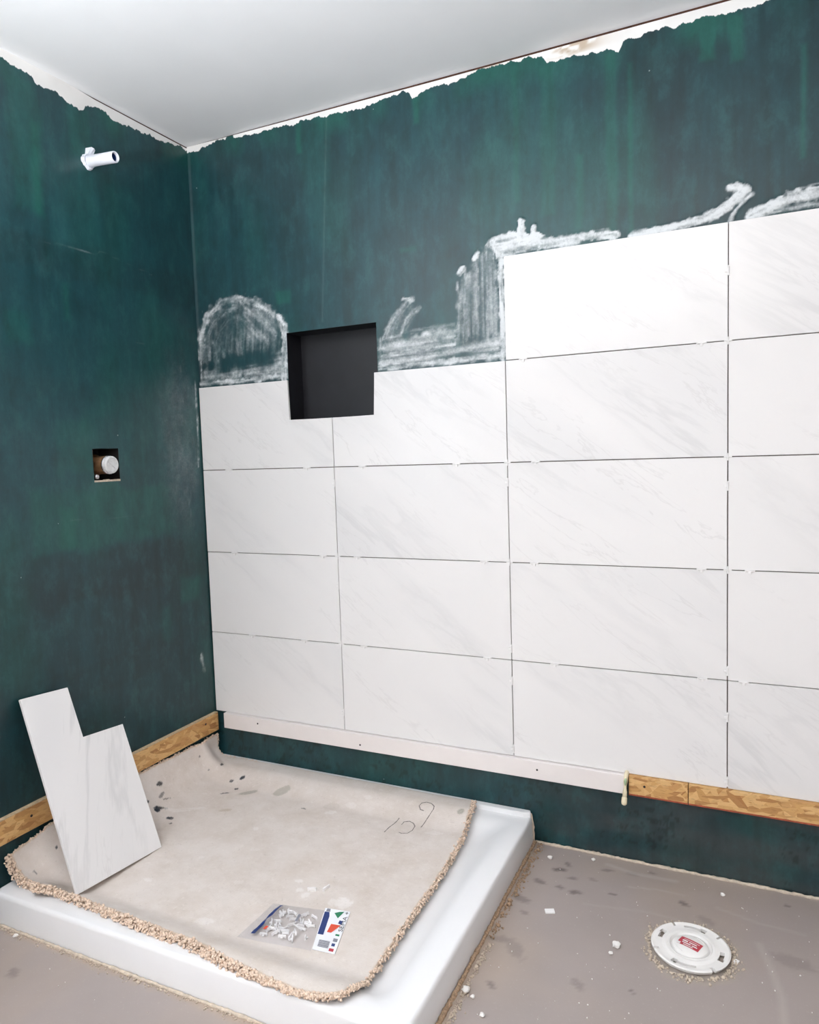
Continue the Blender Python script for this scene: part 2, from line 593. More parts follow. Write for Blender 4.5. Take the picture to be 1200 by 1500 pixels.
MID = np.array(lin((28, 76, 84))); GREEN = np.array(lin((24, 88, 80))); BLACKISH = np.array(lin((26, 48, 54)))
GREYT = np.array(lin((66, 72, 74)))


def strokes(U, V, n, seed, u_rng, v_rng, w_rng, l_rng, amp, horizontal=False):
    """overlapping brush and roller strokes: a coverage field around 0"""
    r = random.Random(seed)
    f = np.zeros(U.shape)
    for _ in range(n):
        cu = r.uniform(*u_rng); cv = r.uniform(*v_rng); w = r.uniform(*w_rng); l = r.uniform(*l_rng)
        if horizontal: w, l = l, w
        tilt = r.uniform(-0.05, 0.05)
        du = np.abs(U - cu - tilt * (V - cv)) / (w / 2); dv = np.abs(V - cv) / (l / 2)
        k = S((1.08 - du) / 0.16) * S((1.1 - dv) / 0.35)
        f += k * r.choice((-1, 1, 1)) * r.uniform(0.3, 1.0) * amp
    return f


def patch(U, V, u0, u1, v0, v1, soft=0.03, seed=0):
    wob = (fbm(U * 14, V * 14, seed) - 0.5) * min(0.06, 0.5 * min(u1 - u0, v1 - v0))
    du = np.minimum(U + wob - u0, u1 - U - wob); dv = np.minimum(V + wob - v0, v1 - V + wob)
    return S(np.minimum(du, dv) / soft + 0.5)


# ---- back wall: membrane paint, bare top edge, mortar
UB = coords_list([(0, NX0, 0.0045), (NX0, NX1, 0.0045), (NX1, 2.06, 0.0045), (2.06, RX, 0.12)])
VB = coords_list([(0, 0.29, 0.008), (0.29, NZ0, 0.06), (NZ0, NZ1, 0.0045), (NZ1, 2.352, 0.0045)])
U, V = np.meshgrid(UB, VB, indexing='ij')
topx = [0, .06, .12, .184, .272, .40, .523, .60, .703, .78, .85, .885, .90, .988, 1.06, 1.119, 1.20, 1.284, 1.31, 1.325, 1.40, 1.475, 1.50, 1.52, 1.535, 1.60, 1.685, 1.783, 1.877, 2.1, 3.1]
topz = [2.338, 2.336, 2.345, 2.353, 2.341, 2.339, 2.340, 2.337, 2.332, 2.341, 2.347, 2.345, 2.322, 2.333, 2.338, 2.354, 2.345, 2.343, 2.338, 2.314, 2.318, 2.314, 2.314, 2.295, 2.320, 2.327, 2.327, 2.325, 2.327, 2.33, 2.33]
edge = np.interp(U, topx, topz) + (vnoise(U * 45, U * 0 + 3, 5) - 0.5) * 0.010
bare = V - edge
tan = np.exp(-((U - 1.40) / 0.07) ** 2) * S((V - 2.315) / 0.02) + np.exp(-((U - 1.16) / 0.05) ** 2) * 0.5
tan = np.clip(tan * 1.2, 0, 1) * S((fbm(U * 20, V * 60, 9) - 0.36) / 0.12)
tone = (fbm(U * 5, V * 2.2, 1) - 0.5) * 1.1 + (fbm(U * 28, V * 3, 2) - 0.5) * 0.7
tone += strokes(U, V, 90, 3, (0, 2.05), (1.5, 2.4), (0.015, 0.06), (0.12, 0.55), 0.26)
tone -= 0.45 * S((U - 1.35) / 0.35)  # fading of the wall's sheen put into the paint: darker towards the right
gre = np.clip((fbm(U * 7, V * 2.5, 21) - 0.52) * 4.0, 0, 1) * 0.35
gre += S((0.085 - (edge - V)) / 0.07) * np.clip((vnoise(U * 14, V * 2, 23) - 0.35) * 2.2, 0, 1) * 0.9
for (a, b, c, d, w) in [(1.725, 1.765, 2.22, 2.32, .9), (1.80, 1.83, 2.2, 2.31, .8), (1.485, 1.515, 1.80, 2.30, .6), (1.545, 1.556, 1.80, 2.26, .8),
                        (1.30, 1.345, 1.9, 2.31, .4), (1.962, 1.972, 1.93, 2.2, .9), (0.47, 0.49, 2.24, 2.34, .9), (0.90, 0.92, 2.24, 2.33, .9),
                        (0.36, 0.42, 1.755, 1.80, .75), (0.84, 0.90, 1.86, 1.875, .6), (1.22, 1.235, 1.95, 2.33, .5), (1.40, 1.42, 1.85, 2.05, .5)]:
    gre += w * patch(U, V, a, b, c, d, 0.015, 31)
gre = np.clip(gre, 0, 1)
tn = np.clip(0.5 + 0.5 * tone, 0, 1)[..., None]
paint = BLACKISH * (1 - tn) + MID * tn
paint = paint * (1 - gre[..., None]) + GREEN * gre[..., None]
# below the ledgers: the same membrane, scuffed grey in places, a sheet joint at x = 1.86
lowm = (V < 0.29)
g2 = np.clip((fbm(U * 6, V * 18, 41) - 0.36) * 3.0, 0, 1)
g2 = np.where(U > 1.86, g2 * 0.8 + 0.2, g2 * S((U - 0.95) / 0.5))
cl = paint * (0.85 - 0.75 * g2[..., None]) + GREYT * 0.75 * g2[..., None]
speck = (fbm(U * 60, V * 60, 43) > 0.60)[..., None] * (fbm(U * 5, V * 8, 44) > 0.5)[..., None]
cl = np.where(speck, cl * 0.5, cl)
paint = np.where(lowm[..., None], cl, paint)
# plasterboard joint: fine raised line
d, _ = seg_dist(U, V, [(0.590, 2.33), (0.543, 1.68)])
paint = paint + (np.exp(-(d / 0.003) ** 2) * 0.035)[..., None]
d, _ = seg_dist(U, V, [(0.008, 2.33), (0.008, 0.3)])
paint = paint + (np.exp(-(d / 0.005) ** 2) * 0.05)[..., None]

mort = np.zeros(U.shape); thick = np.zeros(U.shape)


def smear(pts, w, dens, streak=90, th=0.0, seed=0, soft=0.6):
    """one trowel or finger stroke: bristle streaks run along it"""
    global mort, thick
    d, p, sd = seg_dist(U, V, pts, True)
    L = sum(math.dist(pts[k], pts[k + 1]) for k in range(len(pts) - 1))
    wob = (fbm(U * 70, V * 70, seed + 700) - 0.5) * w * 1.3
    k = S((w * 1.15 - d - wob) / (w * (soft if th else 1.15)))
    side = 0.6 * vnoise(sd * 190 + seed * 9.3, p * L * 22, seed) + 0.4 * fbm(U * 40, V * 40, seed + 60)
    k = k * (0.15 + 1.1 * side) * dens
    mort = np.maximum(mort, k)
    if th: thick = np.maximum(thick, S((w - d) / (w * 0.7)) * th * (0.5 + side))


def haze(poly, dens, ang, seed, soft=0.032):
    """a thin scraped film of mortar with streaks in one direction"""
    global mort
    d, _ = seg_dist(U, V, poly + [poly[0]])
    sd = np.where(in_poly(U, V, poly), d, -d) + (fbm(U * 40, V * 40, seed + 800) - 0.5) * 0.045
    k = S(sd / soft + 0.3)
    ca_, sa_ = math.cos(ang), math.sin(ang)
    al = U * ca_ + V * sa_; pe = -U * sa_ + V * ca_
    st = 0.6 * vnoise(pe * 150, al * 9, seed) + 0.4 * fbm(pe * 45, al * 12, seed + 5)
    k = k * np.clip(0.15 + 1.5 * (st - 0.15), 0, 1.3) * dens
    mort = 1 - (1 - mort) * (1 - np.clip(k, 0, 1))


# arch of trowel marks left of the niche
haze([(0.012, 1.50), (0.012, 1.69), (0.045, 1.755), (0.12, 1.80), (0.20, 1.80), (0.28, 1.775), (0.345, 1.735), (0.39, 1.68), (0.396, 1.50)], 0.27, 1.45, 900, 0.05)
haze([(0.02, 1.50), (0.02, 1.56), (0.18, 1.565), (0.396, 1.60), (0.396, 1.50)], 0.42, 0.06, 905)
haze([(0.20, 1.66), (0.22, 1.78), (0.33, 1.735), (0.385, 1.67), (0.33, 1.62)], 0.34, -0.8, 906)
for i, off in enumerate((0.0, 0.03, 0.065)):
    arc = [(0.018 + off, 1.60), (0.022 + off, 1.687 - off * .5), (0.055 + off * .8, 1.755 - off), (0.122 + off * .4, 1.792 - off), (0.193, 1.796 - off),
           (0.267 - off * .5, 1.776 - off), (0.337 - off, 1.733 - off), (0.378 - off, 1.69 - off)]
    smear(arc, (0.026, 0.022, 0.020)[i], (0.70, 0.46, 0.40)[i], seed=i)
smear([(0.16, 1.80), (0.20, 1.79), (0.225, 1.755)], 0.016, 0.6, seed=5)
smear([(0.27, 1.785), (0.29, 1.755), (0.33, 1.745)], 0.014, 0.5, seed=6)
for i, x in enumerate((0.088, 0.12, 0.15, 0.185, 0.205)):
    smear([(x, 1.585 + 0.012 * (i % 2)), (x - 0.004, 1.66), (x + 0.01, 1.735 - 0.02 * (i % 3))], 0.016, 0.36, seed=10 + i)
clean = patch(U, V, 0.10, 0.34, 1.548, 1.603, 0.03, 950)
mort *= (1 - 0.6 * clean) * (1 - np.where(U < 0.4, 0.28 * S((fbm(U * 16, V * 16, 951) - 0.48) / 0.15), 0))
smear([(0.365, 1.715), (0.375, 1.70), (0.384, 1.685)], 0.009, 1.0, th=0.002, seed=18)
smear([(0.388, 1.68), (0.392, 1.655), (0.382, 1.56), (0.380, 1.50)], 0.016, 0.75, th=0.001, seed=19)
smear([(0.0, 1.507), (0.20, 1.506), (0.396, 1.512)], 0.016, 0.95, seed=20)
smear([(0.10, 1.520), (0.25, 1.524), (0.38, 1.53)], 0.012, 0.6, seed=21)
smear([(0.012, 1.50), (0.013, 1.62), (0.014, 1.70)], 0.006, 0.8, seed=26)
smear([(0.36, 1.55), (0.385, 1.53)], 0.030, 0.7, seed=27)
# right of the niche: a fan, broad level strokes, then upright trowel marks
haze([(0.752, 1.50), (0.752, 1.60), (0.78, 1.612), (1.03, 1.618), (1.03, 1.57), (1.175, 1.565), (1.175, 1.50)], 0.62, 0.05, 910)
haze([(0.765, 1.60), (0.79, 1.66), (0.85, 1.71), (0.885, 1.715), (0.905, 1.68), (0.86, 1.60)], 0.26, 0.95, 911)
haze([(1.026, 1.56), (1.028, 1.745), (1.052, 1.78), (1.075, 1.785), (1.095, 1.822), (1.125, 1.838), (1.165, 1.845), (1.172, 1.56)], 0.46, 1.57, 912)
for i, (a, b) in enumerate([((0.775, 1.60), (0.86, 1.708)), ((0.80, 1.605), (0.878, 1.712)), ((0.835, 1.61), (0.902, 1.68))]):
    smear([a, ((a[0] + b[0]) / 2 - 0.008, (a[1] + b[1]) / 2 + 0.010), b], 0.016, 0.55, seed=30 + i)
smear([(0.848, 1.716), (0.882, 1.708)], 0.007, 0.8, th=0.001, seed=36)
smear([(0.752, 1.503), (0.95, 1.508), (1.17, 1.512)], 0.014, 0.95, seed=40)
for i, z in enumerate((1.535, 1.556, 1.580)):
    smear([(0.755, z - 0.012), (0.88, z), (1.02, z + 0.004), (1.02, z + 0.004)], 0.012, (0.7, 0.8, 0.6)[i], seed=41 + i)
smear([(0.80, 1.612), (0.95, 1.618), (1.02, 1.618)], 0.010, 0.36, seed=46)
smear([(0.758, 1.505), (0.758, 1.60)], 0.012, 0.6, seed=49)
for i, (x, z) in enumerate([(1.034, 1.745), (1.060, 1.785), (1.098, 1.82), (1.128, 1.838), (1.148, 1.84)]):
    smear([(x - 0.003, 1.56 + 0.006 * (i % 3)), (x, 1.66), (x, z)], 0.009, 0.5, seed=60 + i)
for i, (x, z) in enumerate([(1.050, 1.785), (1.098, 1.822)]):
    smear([(x - 0.008, z - 0.012), (x + 0.004, z)], 0.011, 1.0, th=0.003, seed=70 + i)
# thick ridge up the side and along the top of the upper tiles
smear([(1.176, 1.50), (1.176, 1.67), (1.172, 1.80), (1.150, 1.848)], 0.011, 1.1, th=0.004, seed=80)
smear([(1.150, 1.848), (1.21, 1.848), (1.285, 1.838)], 0.020, 1.05, th=0.003, seed=81, soft=0.4)
smear([(1.19, 1.820), (1.30, 1.818), (1.40, 1.812)], 0.020, 0.85, th=0.002, seed=82)
smear([(1.236, 1.845), (1.240, 1.893)], 0.012, 1.2, th=0.006, seed=83)
smear([(1.274, 1.845), (1.277, 1.872)], 0.010, 1.1, th=0.005, seed=84)
smear([(1.30, 1.820), (1.40, 1.824), (1.45, 1.820), (1.51, 1.812)], 0.014, 0.95, th=0.002, seed=85)
smear([(1.42, 1.832), (1.49, 1.832)], 0.006, 0.7, seed=86)
smear([(1.55, 1.805), (1.66, 1.809), (1.75, 1.820), (1.81, 1.848), (1.835, 1.872)], 0.013, 1.05, th=0.003, seed=87)
smear([(1.70, 1.812), (1.78, 1.836), (1.815, 1.868), (1.818, 1.887)], 0.014, 1.0, th=0.003, seed=88)
smear([(1.80, 1.888), (1.84, 1.878)], 0.012, 1.0, th=0.003, seed=89)
smear([(1.800, 1.800), (1.815, 1.83), (1.85, 1.862)], 0.008, 0.9, th=0.002, seed=90)
smear([(1.85, 1.806), (1.90, 1.828), (1.95, 1.838), (2.06, 1.845)], 0.018, 1.05, th=0.003, seed=91)
smear([(1.84, 1.806), (1.95, 1.812), (2.06, 1.815)], 0.010, 0.8, seed=92)
smear([(1.95, 1.856), (2.06, 1.868)], 0.005, 0.7, seed=93)
mort *= (0.7 + 0.6 * fbm(U * 70, V * 70, 99))
under = (V > 0.29) & (V < 1.49)
mort = np.where(under, 0, mort); thick = np.where(under | (V < 0.29), 0, thick)
thick = thick * (0.6 + 0.8 * vnoise(U * 160, V * 160, 98))
gap_b = np.interp(U, [0, 0.12, 0.5, 1.0, 3.1], [0.001, 0.003, 0.005, 0.007, 0.007])


def P_back(u, v):
    z = np.where(v > 2.3519, ZC - gap_b, v)
    return u, WY - np.minimum(thick, 0.006), z


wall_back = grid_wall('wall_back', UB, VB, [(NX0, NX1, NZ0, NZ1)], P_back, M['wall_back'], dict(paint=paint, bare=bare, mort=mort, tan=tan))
tag(wall_back, kind='structure')

# niche: black recess, five inner faces
bm = bmesh.new()
add_box(bm, NX0, NX1, WY, WY + ND, NZ0, NZ1)
for f in [f for f in bm.faces if abs(f.calc_center_median().y - WY) < 1e-4]:
    bmesh.ops.delete(bm, geom=[f], context='FACES')
nb = bm_obj('niche_box', bm, M['niche'], wall_back)
tag(nb, 'black recessed niche box')

# ---- left wall
YB = coords_list([(FY, WIN_Y0, 0.2), (WIN_Y0, WIN_Y1, 0.2), (WIN_Y1, -1.10, 0.15), (-1.10, VY0, 0.006), (VY0, VY1, 0.006), (VY1, WY, 0.006)])
ZB = coords_list([(0, WIN_Z0, 0.007), (WIN_Z0, VZ0, 0.007), (VZ0, VZ1, 0.007), (VZ1, WIN_Z1, 0.007), (WIN_Z1, 2.352, 0.006)])
U, V = np.meshgrid(YB, ZB, indexing='ij')
ty = [-3.5, -1.4, -0.9, -0.713, -0.673, -0.631, -0.60, -0.57, -0.544, -0.498, -0.445, -0.436, -0.38, -0.356, -0.335, -0.30, -0.2, -0.105, -0.03, 0.01]
tz = [2.33, 2.33, 2.335, 2.333, 2.327, 2.327, 2.310, 2.315, 2.314, 2.304, 2.300, 2.322, 2.335, 2.333, 2.318, 2.321, 2.328, 2.334, 2.348, 2.345]
edge = np.interp(U, ty, tz) + (vnoise(U * 40, U * 0 + 3, 55) - 0.5) * 0.007
bare = V - edge
bare = np.maximum(bare, (-1.28 - U) + (fbm(U * 3, V * 5, 77) - 0.5) * 0.06)
tone = (fbm(U * 4, V * 2.2, 51) - 0.5) * 0.9 + (fbm(U * 22, V * 3, 52) - 0.5) * 0.6
tone += strokes(U, V, 60, 53, (-1.0, 0), (1.9, 2.4), (0.02, 0.07), (0.1, 0.4), 0.24)
tone += strokes(U, V, 60, 54, (-1.0, 0), (0.3, 1.9), (0.03, 0.09), (0.15, 0.5), 0.16)
tone += strokes(U, V, 14, 57, (-1.0, 0), (0.3, 1.9), (0.03, 0.07), (0.3, 0.9), 0.22, horizontal=True)
# roller laps: darker doubled bands across the plasterboard joints
tone -= 0.55 * patch(U, V, -1.4, 0.05, 1.78, 1.885, 0.03, 61) + 0.6 * patch(U, V, -1.4, 0.05, 0.80, 0.955, 0.03, 62)
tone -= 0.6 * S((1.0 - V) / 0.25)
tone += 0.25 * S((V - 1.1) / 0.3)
gre = np.clip((fbm(U * 5, V * 3.0, 71) - 0.50) * 3.2, 0, 1) * 0.45
gre += S((0.10 - (edge - V)) / 0.08) * np.clip((vnoise(U * 12, V * 2, 73) - 0.35) * 2.2, 0, 1) * 0.8
for (a, b, c, d, w) in [(-0.70, -0.60, 1.95, 2.30, .45), (-0.635, -0.612, 1.94, 2.2, .6), (-0.56, -0.545, 1.66, 1.76, .7), (-0.76, -0.68, 1.56, 1.65, .45),
                        (-0.72, -0.18, 0.965, 1.15, .40), (-0.63, -0.57, 0.97, 1.10, .5), (-0.14, -0.05, 0.72, 0.80, .5), (-0.42, -0.38, 0.98, 1.1, .3),
                        (-0.62, -0.50, 1.20, 1.36, .35), (-0.50, -0.42, 2.15, 2.30, .5), (-0.25, -0.2, 0.6, 0.72, .3)]:
    gre += w * patch(U, V, a, b, c, d, 0.03, 75)
gre = np.clip(gre, 0, 1)
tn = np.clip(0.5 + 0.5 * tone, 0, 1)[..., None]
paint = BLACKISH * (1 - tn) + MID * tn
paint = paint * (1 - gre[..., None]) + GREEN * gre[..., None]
mort = np.zeros(U.shape); thick = np.zeros(U.shape)
# grey mortar haze near the tiled corner, and a few scratches
hz = np.exp(-((U + 0.10) / 0.12) ** 2) * S((1.78 - V) / 0.3) * S((V - 0.72) / 0.5)
hz = hz * (0.5 + 0.7 * fbm(U * 24 + V * 6, V * 9, 81))
mort = np.maximum(mort, 0.22 * np.clip(hz, 0, 1))
for i in range(16):
    y = -0.02 - 0.15 * random.random(); z = random.uniform(1.15, 1.65); L = random.uniform(0.05, 0.2)
    smear([(y, z), (y + 0.01, z - L / 2), (y + random.uniform(-.01, .03), z - L)], 0.008, random.uniform(0.14, 0.3), seed=100 + i)
smear([(-0.012, 1.52), (-0.012, 1.36), (-0.02, 1.2)], 0.006, 0.7, seed=120)
smear([(-0.06, 0.50), (-0.05, 0.44)], 0.016, 0.55, seed=121)
smear([(-0.647, 1.865), (-0.568, 1.873), (-0.508, 1.875), (-0.432, 1.877), (-0.41, 1.89), (-0.324, 1.878), (-0.2, 1.863)], 0.0045, 0.26, seed=122)
smear([(-0.62, 1.06), (-0.45, 1.05), (-0.3, 1.045)], 0.006, 0.16, seed=123)
smear([(-0.30, 1.62), (-0.25, 1.625)], 0.004, 0.25, seed=124)
mort *= (0.7 + 0.6 * fbm(U * 70, V * 70, 99))
tan = np.zeros(U.shape)
gap_l = np.interp(U, [-3.5, -0.47, -0.40, -0.1, 0.01], [0.0, 0.0, 0.005, 0.006, 0.006])
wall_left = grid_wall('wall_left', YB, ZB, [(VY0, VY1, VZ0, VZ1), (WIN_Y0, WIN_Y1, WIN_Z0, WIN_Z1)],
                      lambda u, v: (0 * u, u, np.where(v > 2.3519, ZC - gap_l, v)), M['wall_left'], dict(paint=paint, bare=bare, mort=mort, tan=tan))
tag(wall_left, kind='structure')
bm = bmesh.new()
add_box(bm, -0.09, 0.0, VY0, VY1, VZ0, VZ1)
for f in [f for f in bm.faces if abs(f.calc_center_median().x) < 1e-4]:
    bmesh.ops.delete(bm, geom=[f], context='FACES')
bm_obj('valve_recess', bm, M['dark'], wall_left)
# ragged plasterboard lip on the lower edge of the cut-out
bm = bmesh.new()
for k in range(7):
    y0 = VY0 + (VY1 - VY0) * k / 7; y1 = VY0 + (VY1 - VY0) * (k + 1) / 7
    h = 0.004 + 0.003 * random.random()
    add_box(bm, -0.012, 0.0015, y0, y1, VZ0 - 0.001, VZ0 + h)
bm_obj('cut_edge', bm, M['caulk'], wall_left)

# rough timber seen in the gap under the ceiling
bm = bmesh.new(); add_box(bm, -0.05, RX, WY + 0.003, WY + 0.08, 2.346, ZC + 0.03)
tag(bm_obj('trim_1', bm, M['plate']), kind='structure')
bm = bmesh.new(); add_box(bm, -0.08, -0.003, -1.0, WY + 0.003, 2.346, ZC + 0.03)
tag(bm_obj('trim_2', bm, M['plate']), kind='structure')

# ---- floor with stains
UF = coords_list([(-0.0, 2.3, 0.0075), (2.3, RX, 0.25)])
VF = coords_list([(FY, -1.5, 0.25), (-1.5, WY, 0.0075)])
U, V = np.meshgrid(UF, VF, indexing='ij')
FC = np.array(lin((170, 158, 153))); FW = np.array(lin((176, 160, 148))); FD = np.array(lin((96, 87, 83)))
fc = FC + (FW - FC) * np.clip((fbm(U * 4, V * 4, 201) - .4) * 2.5, 0, 1)[..., None]
smg = [(1.352, -.117, .018, .9), (1.371, -.083, .012, .7), (1.314, -.194, .016, .7), (1.374, -.201, .012, .7), (1.419, -.206, .017, .85), (1.397, -.146, .011, .6),
       (1.481, -.068, .013, .6), (1.60, -.035, .010, .7), (1.287, -.291, .024, .6), (1.31, -.345, .013, .5), (1.514, -.178, .009, .9), (1.281, -.471, .02, .4),
       (1.315, -.629, .013, .7), (1.498, -.55, .018, .4), (1.614, -.527, .006, .9), (1.696, -.149, .013, 1.0), (1.943, -.057, .009, .8), (1.95, -.284, .04, .35),
       (.239, -1.037, .018, .5), (1.331, -.491, .03, .35), (1.45, -.13, .01, .4), (1.75, -.20, .02, .35), (1.55, -.06, .014, .4)]
for i, (x, y, r, a) in enumerate(smg):
    ang = random.uniform(-0.9, 0.3); dx = (U - x) * math.cos(ang) + (V - y) * math.sin(ang); dy = -(U - x) * math.sin(ang) + (V - y) * math.cos(ang)
    d = np.hypot(dx / 1.5, dy / 0.75) + (fbm(U * 90, V * 90, 300 + i) - 0.5) * r * 0.9
    k = S((r - d) / (r * 0.5)) * a * 0.85
    fc = fc * (1 - k[..., None]) + FD * k[..., None]
for i, (pl, w, a) in enumerate([([(1.874, -.247), (1.899, -.33), (1.917, -.415), (1.92, -.496)], .014, .4), ([(1.547, -.127), (1.617, -.112), (1.695, -.113)], .006, .4),
                                ([(1.475, -.037), (1.555, -.057), (1.666, -.051)], .012, .6), ([(1.775, -.135), (1.872, -.161), (1.979, -.168)], .008, .3),
                                ([(1.45, -.25), (1.62, -.22), (1.8, -.24)], .008, .2)]):
    d, _ = seg_dist(U, V, pl)
    k = S((w - d) / w) * a
    fc = fc * (1 - k[..., None]) + np.array(lin((196, 188, 182))) * k[..., None]
# grey mortar ring spilled around the flange, dried glue along the pan
d = np.hypot(U - 1.725, V + 0.342) + (fbm(U * 40, V * 40, 333) - .5) * .035
k = S((0.118 - d) / 0.012) * 0.55
fc = fc * (1 - k[..., None]) + np.array(lin((176, 164, 150))) * k[..., None]
d = np.minimum(np.where(U > 1.2, np.abs(U - 1.25), 1), np.where((V < -.9) & (U < 1.3), np.abs(V + .93), 1)) + (fbm(U * 30, V * 30, 334) - .5) * .03
k = S((0.026 - d) / 0.02) * 0.6
fc = fc * (1 - k[..., None]) + np.array(lin((182, 160, 138))) * k[..., None]
floor = grid_wall('floor', UF, VF, [], lambda u, v: (u, v, 0 * u), M['floor'], dict(paint=fc))
tag(floor, kind='structure')

bm = bmesh.new(); add_box(bm, -0.15, RX + 0.1, FY - 0.1, WY + 0.15, ZC, ZC + 0.1)
tag(bm_obj('ceiling', bm, M['ceiling']), kind='structure')
bm = bmesh.new(); add_box(bm, RX, RX + 0.1, FY, WY, 0, ZC)
tag(bm_obj('wall_right', bm, M['room_wall']), kind='structure')
# front wall with a doorway opening filled by a plain door
bm = bmesh.new()
add_box(bm, 0, 1.9, FY - 0.1, FY, 0, ZC); add_box(bm, 2.75, RX, FY - 0.1, FY, 0, ZC); add_box(bm, 1.9, 2.75, FY - 0.1, FY, 2.05, ZC)
tag(bm_obj('wall_front', bm, M['room_wall']), kind='structure')
bm = bmesh.new(); add_box(bm, 1.92, 2.73, FY - 0.06, FY - 0.02, 0.005, 2.03, 0.002)
door = tag(bm_obj('door_1', bm, M['frame']), kind='structure')
bm = bmesh.new(); add_lathe(bm, (2.02, FY - 0.02, 1.0), (0, 1, 0), [(0.0, 0.0), (0.024, 0.0), (0.024, 0.006), (0.010, 0.010), (0.010, 0.03), (0.026, 0.045), (0.022, 0.062), (0.0, 0.066)], 20)
bm_obj('door_knob', bm, M['chrome'], door, smooth=True)
# window frame of the left wall (behind the picture's left edge)
bm = bmesh.new()
f_ = 0.045
for (y0, y1, z0, z1) in [(WIN_Y0, WIN_Y1, WIN_Z0, WIN_Z0 + f_), (WIN_Y0, WIN_Y1, WIN_Z1 - f_, WIN_Z1), (WIN_Y0, WIN_Y0 + f_, WIN_Z0 + f_, WIN_Z1 - f_), (WIN_Y1 - f_, WIN_Y1, WIN_Z0 + f_, WIN_Z1 - f_)]:
    add_box(bm, -0.08, 0.012, y0, y1, z0, z1)
tag(bm_obj('window_1', bm, M['frame']), kind='structure')

# ceiling lamp behind the camera
lamp = empty('ceiling_lamp', (LAMP[0], LAMP[1], ZC))
tag(lamp, 'round opal globe ceiling lamp behind the viewpoint', 'lamp')
bm = bmesh.new(); add_lathe(bm, (0, 0, 0), (0, 0, -1), [(0.0, 0.0), (0.09, 0.0), (0.09, 0.018), (0.07, 0.03), (0.0, 0.03)], 32)
bm_obj('base', bm, M['chrome'], lamp, smooth=True)
bm = bmesh.new(); add_lathe(bm, (0, 0, 0), (0, 0, -1), [(0.06, 0.03), (0.10, 0.06), (0.125, 0.11), (0.125, 0.17), (0.10, 0.23), (0.06, 0.262), (0.0, 0.272)], 32)
bm_obj('globe', bm, M['lamp'], lamp, smooth=True)

# head and stand of the added fill light, unseen behind the camera
wk = empty('added_fill_light', (FILL_POS[0], FILL_POS[1], 0.0)); tag(wk, 'added yellow fill light on a tripod stand, unseen, brightening the ceiling', 'work light')
M['yellow'] = simple('yellow_enamel', lin((226, 178, 40)), 0.4, var=0.05)
bm = bmesh.new(); add_tube(bm, [(0, 0, 0.45), (0, 0, FILL_POS[2] - 0.03)], 0.013, 16)
bm_obj('pole', bm, M['chrome'], wk, smooth=True)
for k in range(3):
    a = 2 * math.pi * k / 3 + 0.4
    bm = bmesh.new(); add_tube(bm, [(0.01 * math.cos(a), 0.01 * math.sin(a), 0.55), (0.33 * math.cos(a), 0.33 * math.sin(a), 0.011)], 0.010, 12)
    bm_obj('leg', bm, M['yellow'], wk, smooth=True)
bm = bmesh.new(); add_box(bm, -0.15, 0.15, -0.11, 0.11, FILL_POS[2] - 0.05, FILL_POS[2] + 0.03, 0.01, 2)
o = bm_obj('head', bm, M['yellow'], wk)

# ------------------------------------------------------------------ wall tiles (parts of the back wall)
PX, PZ, X1, Z0 = 0.612, 0.306, 0.5724, 0.27
J = 0.0026
xs = [0.004, X1, X1 + PX, X1 + 2 * PX, X1 + 3 * PX]
T0, T1 = 0.0, 0.0075
_cache = {}


def wall_tile(x0, x1, z0, z1, poly=None):
    cx, cz = (x0 + x1) / 2, (z0 + z1) / 2
    if poly is None:
        poly = [(x0, z0), (x1, z0), (x1, z1), (x0, z1)]
    key = tuple((round(a - cx, 5), round(b - cz, 5)) for a, b in poly)
    if key not in _cache:
        bm = bmesh.new()
        add_prism(bm, [(a - cx, b - cz) for a, b in poly], 'y', T0, T1, 0.0009, 1)
        bmesh.ops.recalc_face_normals(bm, faces=bm.faces[:])
        me = bpy.data.meshes.new('tile'); bm.to_mesh(me); bm.free(); me.materials.append(M['tile'])
        _cache[key] = me
    o = bpy.data.objects.new('tile', _cache[key])
    o.location = (cx + random.uniform(-.0003, .0003), random.uniform(-0.0004, 0.0004), cz)
    return link(o, wall_back)


h = J / 2
for j in range(5):
    for i in range(4):
        if j == 4 and i < 2: continue
        x0, x1 = xs[i] + (h if i else 0), xs[i + 1] - h
        z0, z1 = Z0 + j * PZ + (h if j else 0.0004), Z0 + (j + 1) * PZ - h
        poly = None
        if j == 3 and i == 0:
            poly = [(x0, z0), (x1, z0), (x1, 1.355), (0.399, 1.355), (0.397, z1), (x0, z1)]
        if j == 3 and i == 1:
            poly = [(x0, z0), (x1, z0), (x1, z1), (0.738, z1), (0.733, 1.355), (x0, 1.355)]
        wall_tile(x0, x1, z0, z1, poly)
# mortar combed behind the tiles, seen only in the joints
bm = bmesh.new()
add_prism(bm, [(0.006, 0.272), (2.40, 0.272), (2.40, 1.796), (1.188, 1.796), (1.188, 1.490), (0.752, 1.490), (0.752, 1.345), (0.392, 1.345), (0.392, 1.490), (0.006, 1.490)], 'y', 0.0078, WY + 0.001)
bm_obj('mortar_bed', bm, M['bed'], wall_back)

# ------------------------------------------------------------------ ledger boards
led = empty('ledger_board', (0.79, WY, 0.212))
tag(led, 'long white painted ledger board nailed under the lowest white tiles', 'board')
bm = bmesh.new(); add_box(bm, 0.050 - 0.79, 1.522 - 0.79, -0.024, 0.0, 0.0, 0.057, 0.0012, 1)
bm_obj('board', bm, M['white_board'], led)
for x, z in [(0.208, 0.249), (0.640, 0.231), (1.262, 0.243)]:
    bm = bmesh.new(); add_lathe(bm, (x - 0.79, -0.024, z - 0.212), (0, -1, 0), [(0.0032, -0.002), (0.0032, 0.0006), (0.0, 0.0008)], 12)
    bm_obj('nail_head', bm, M['nail'], led)


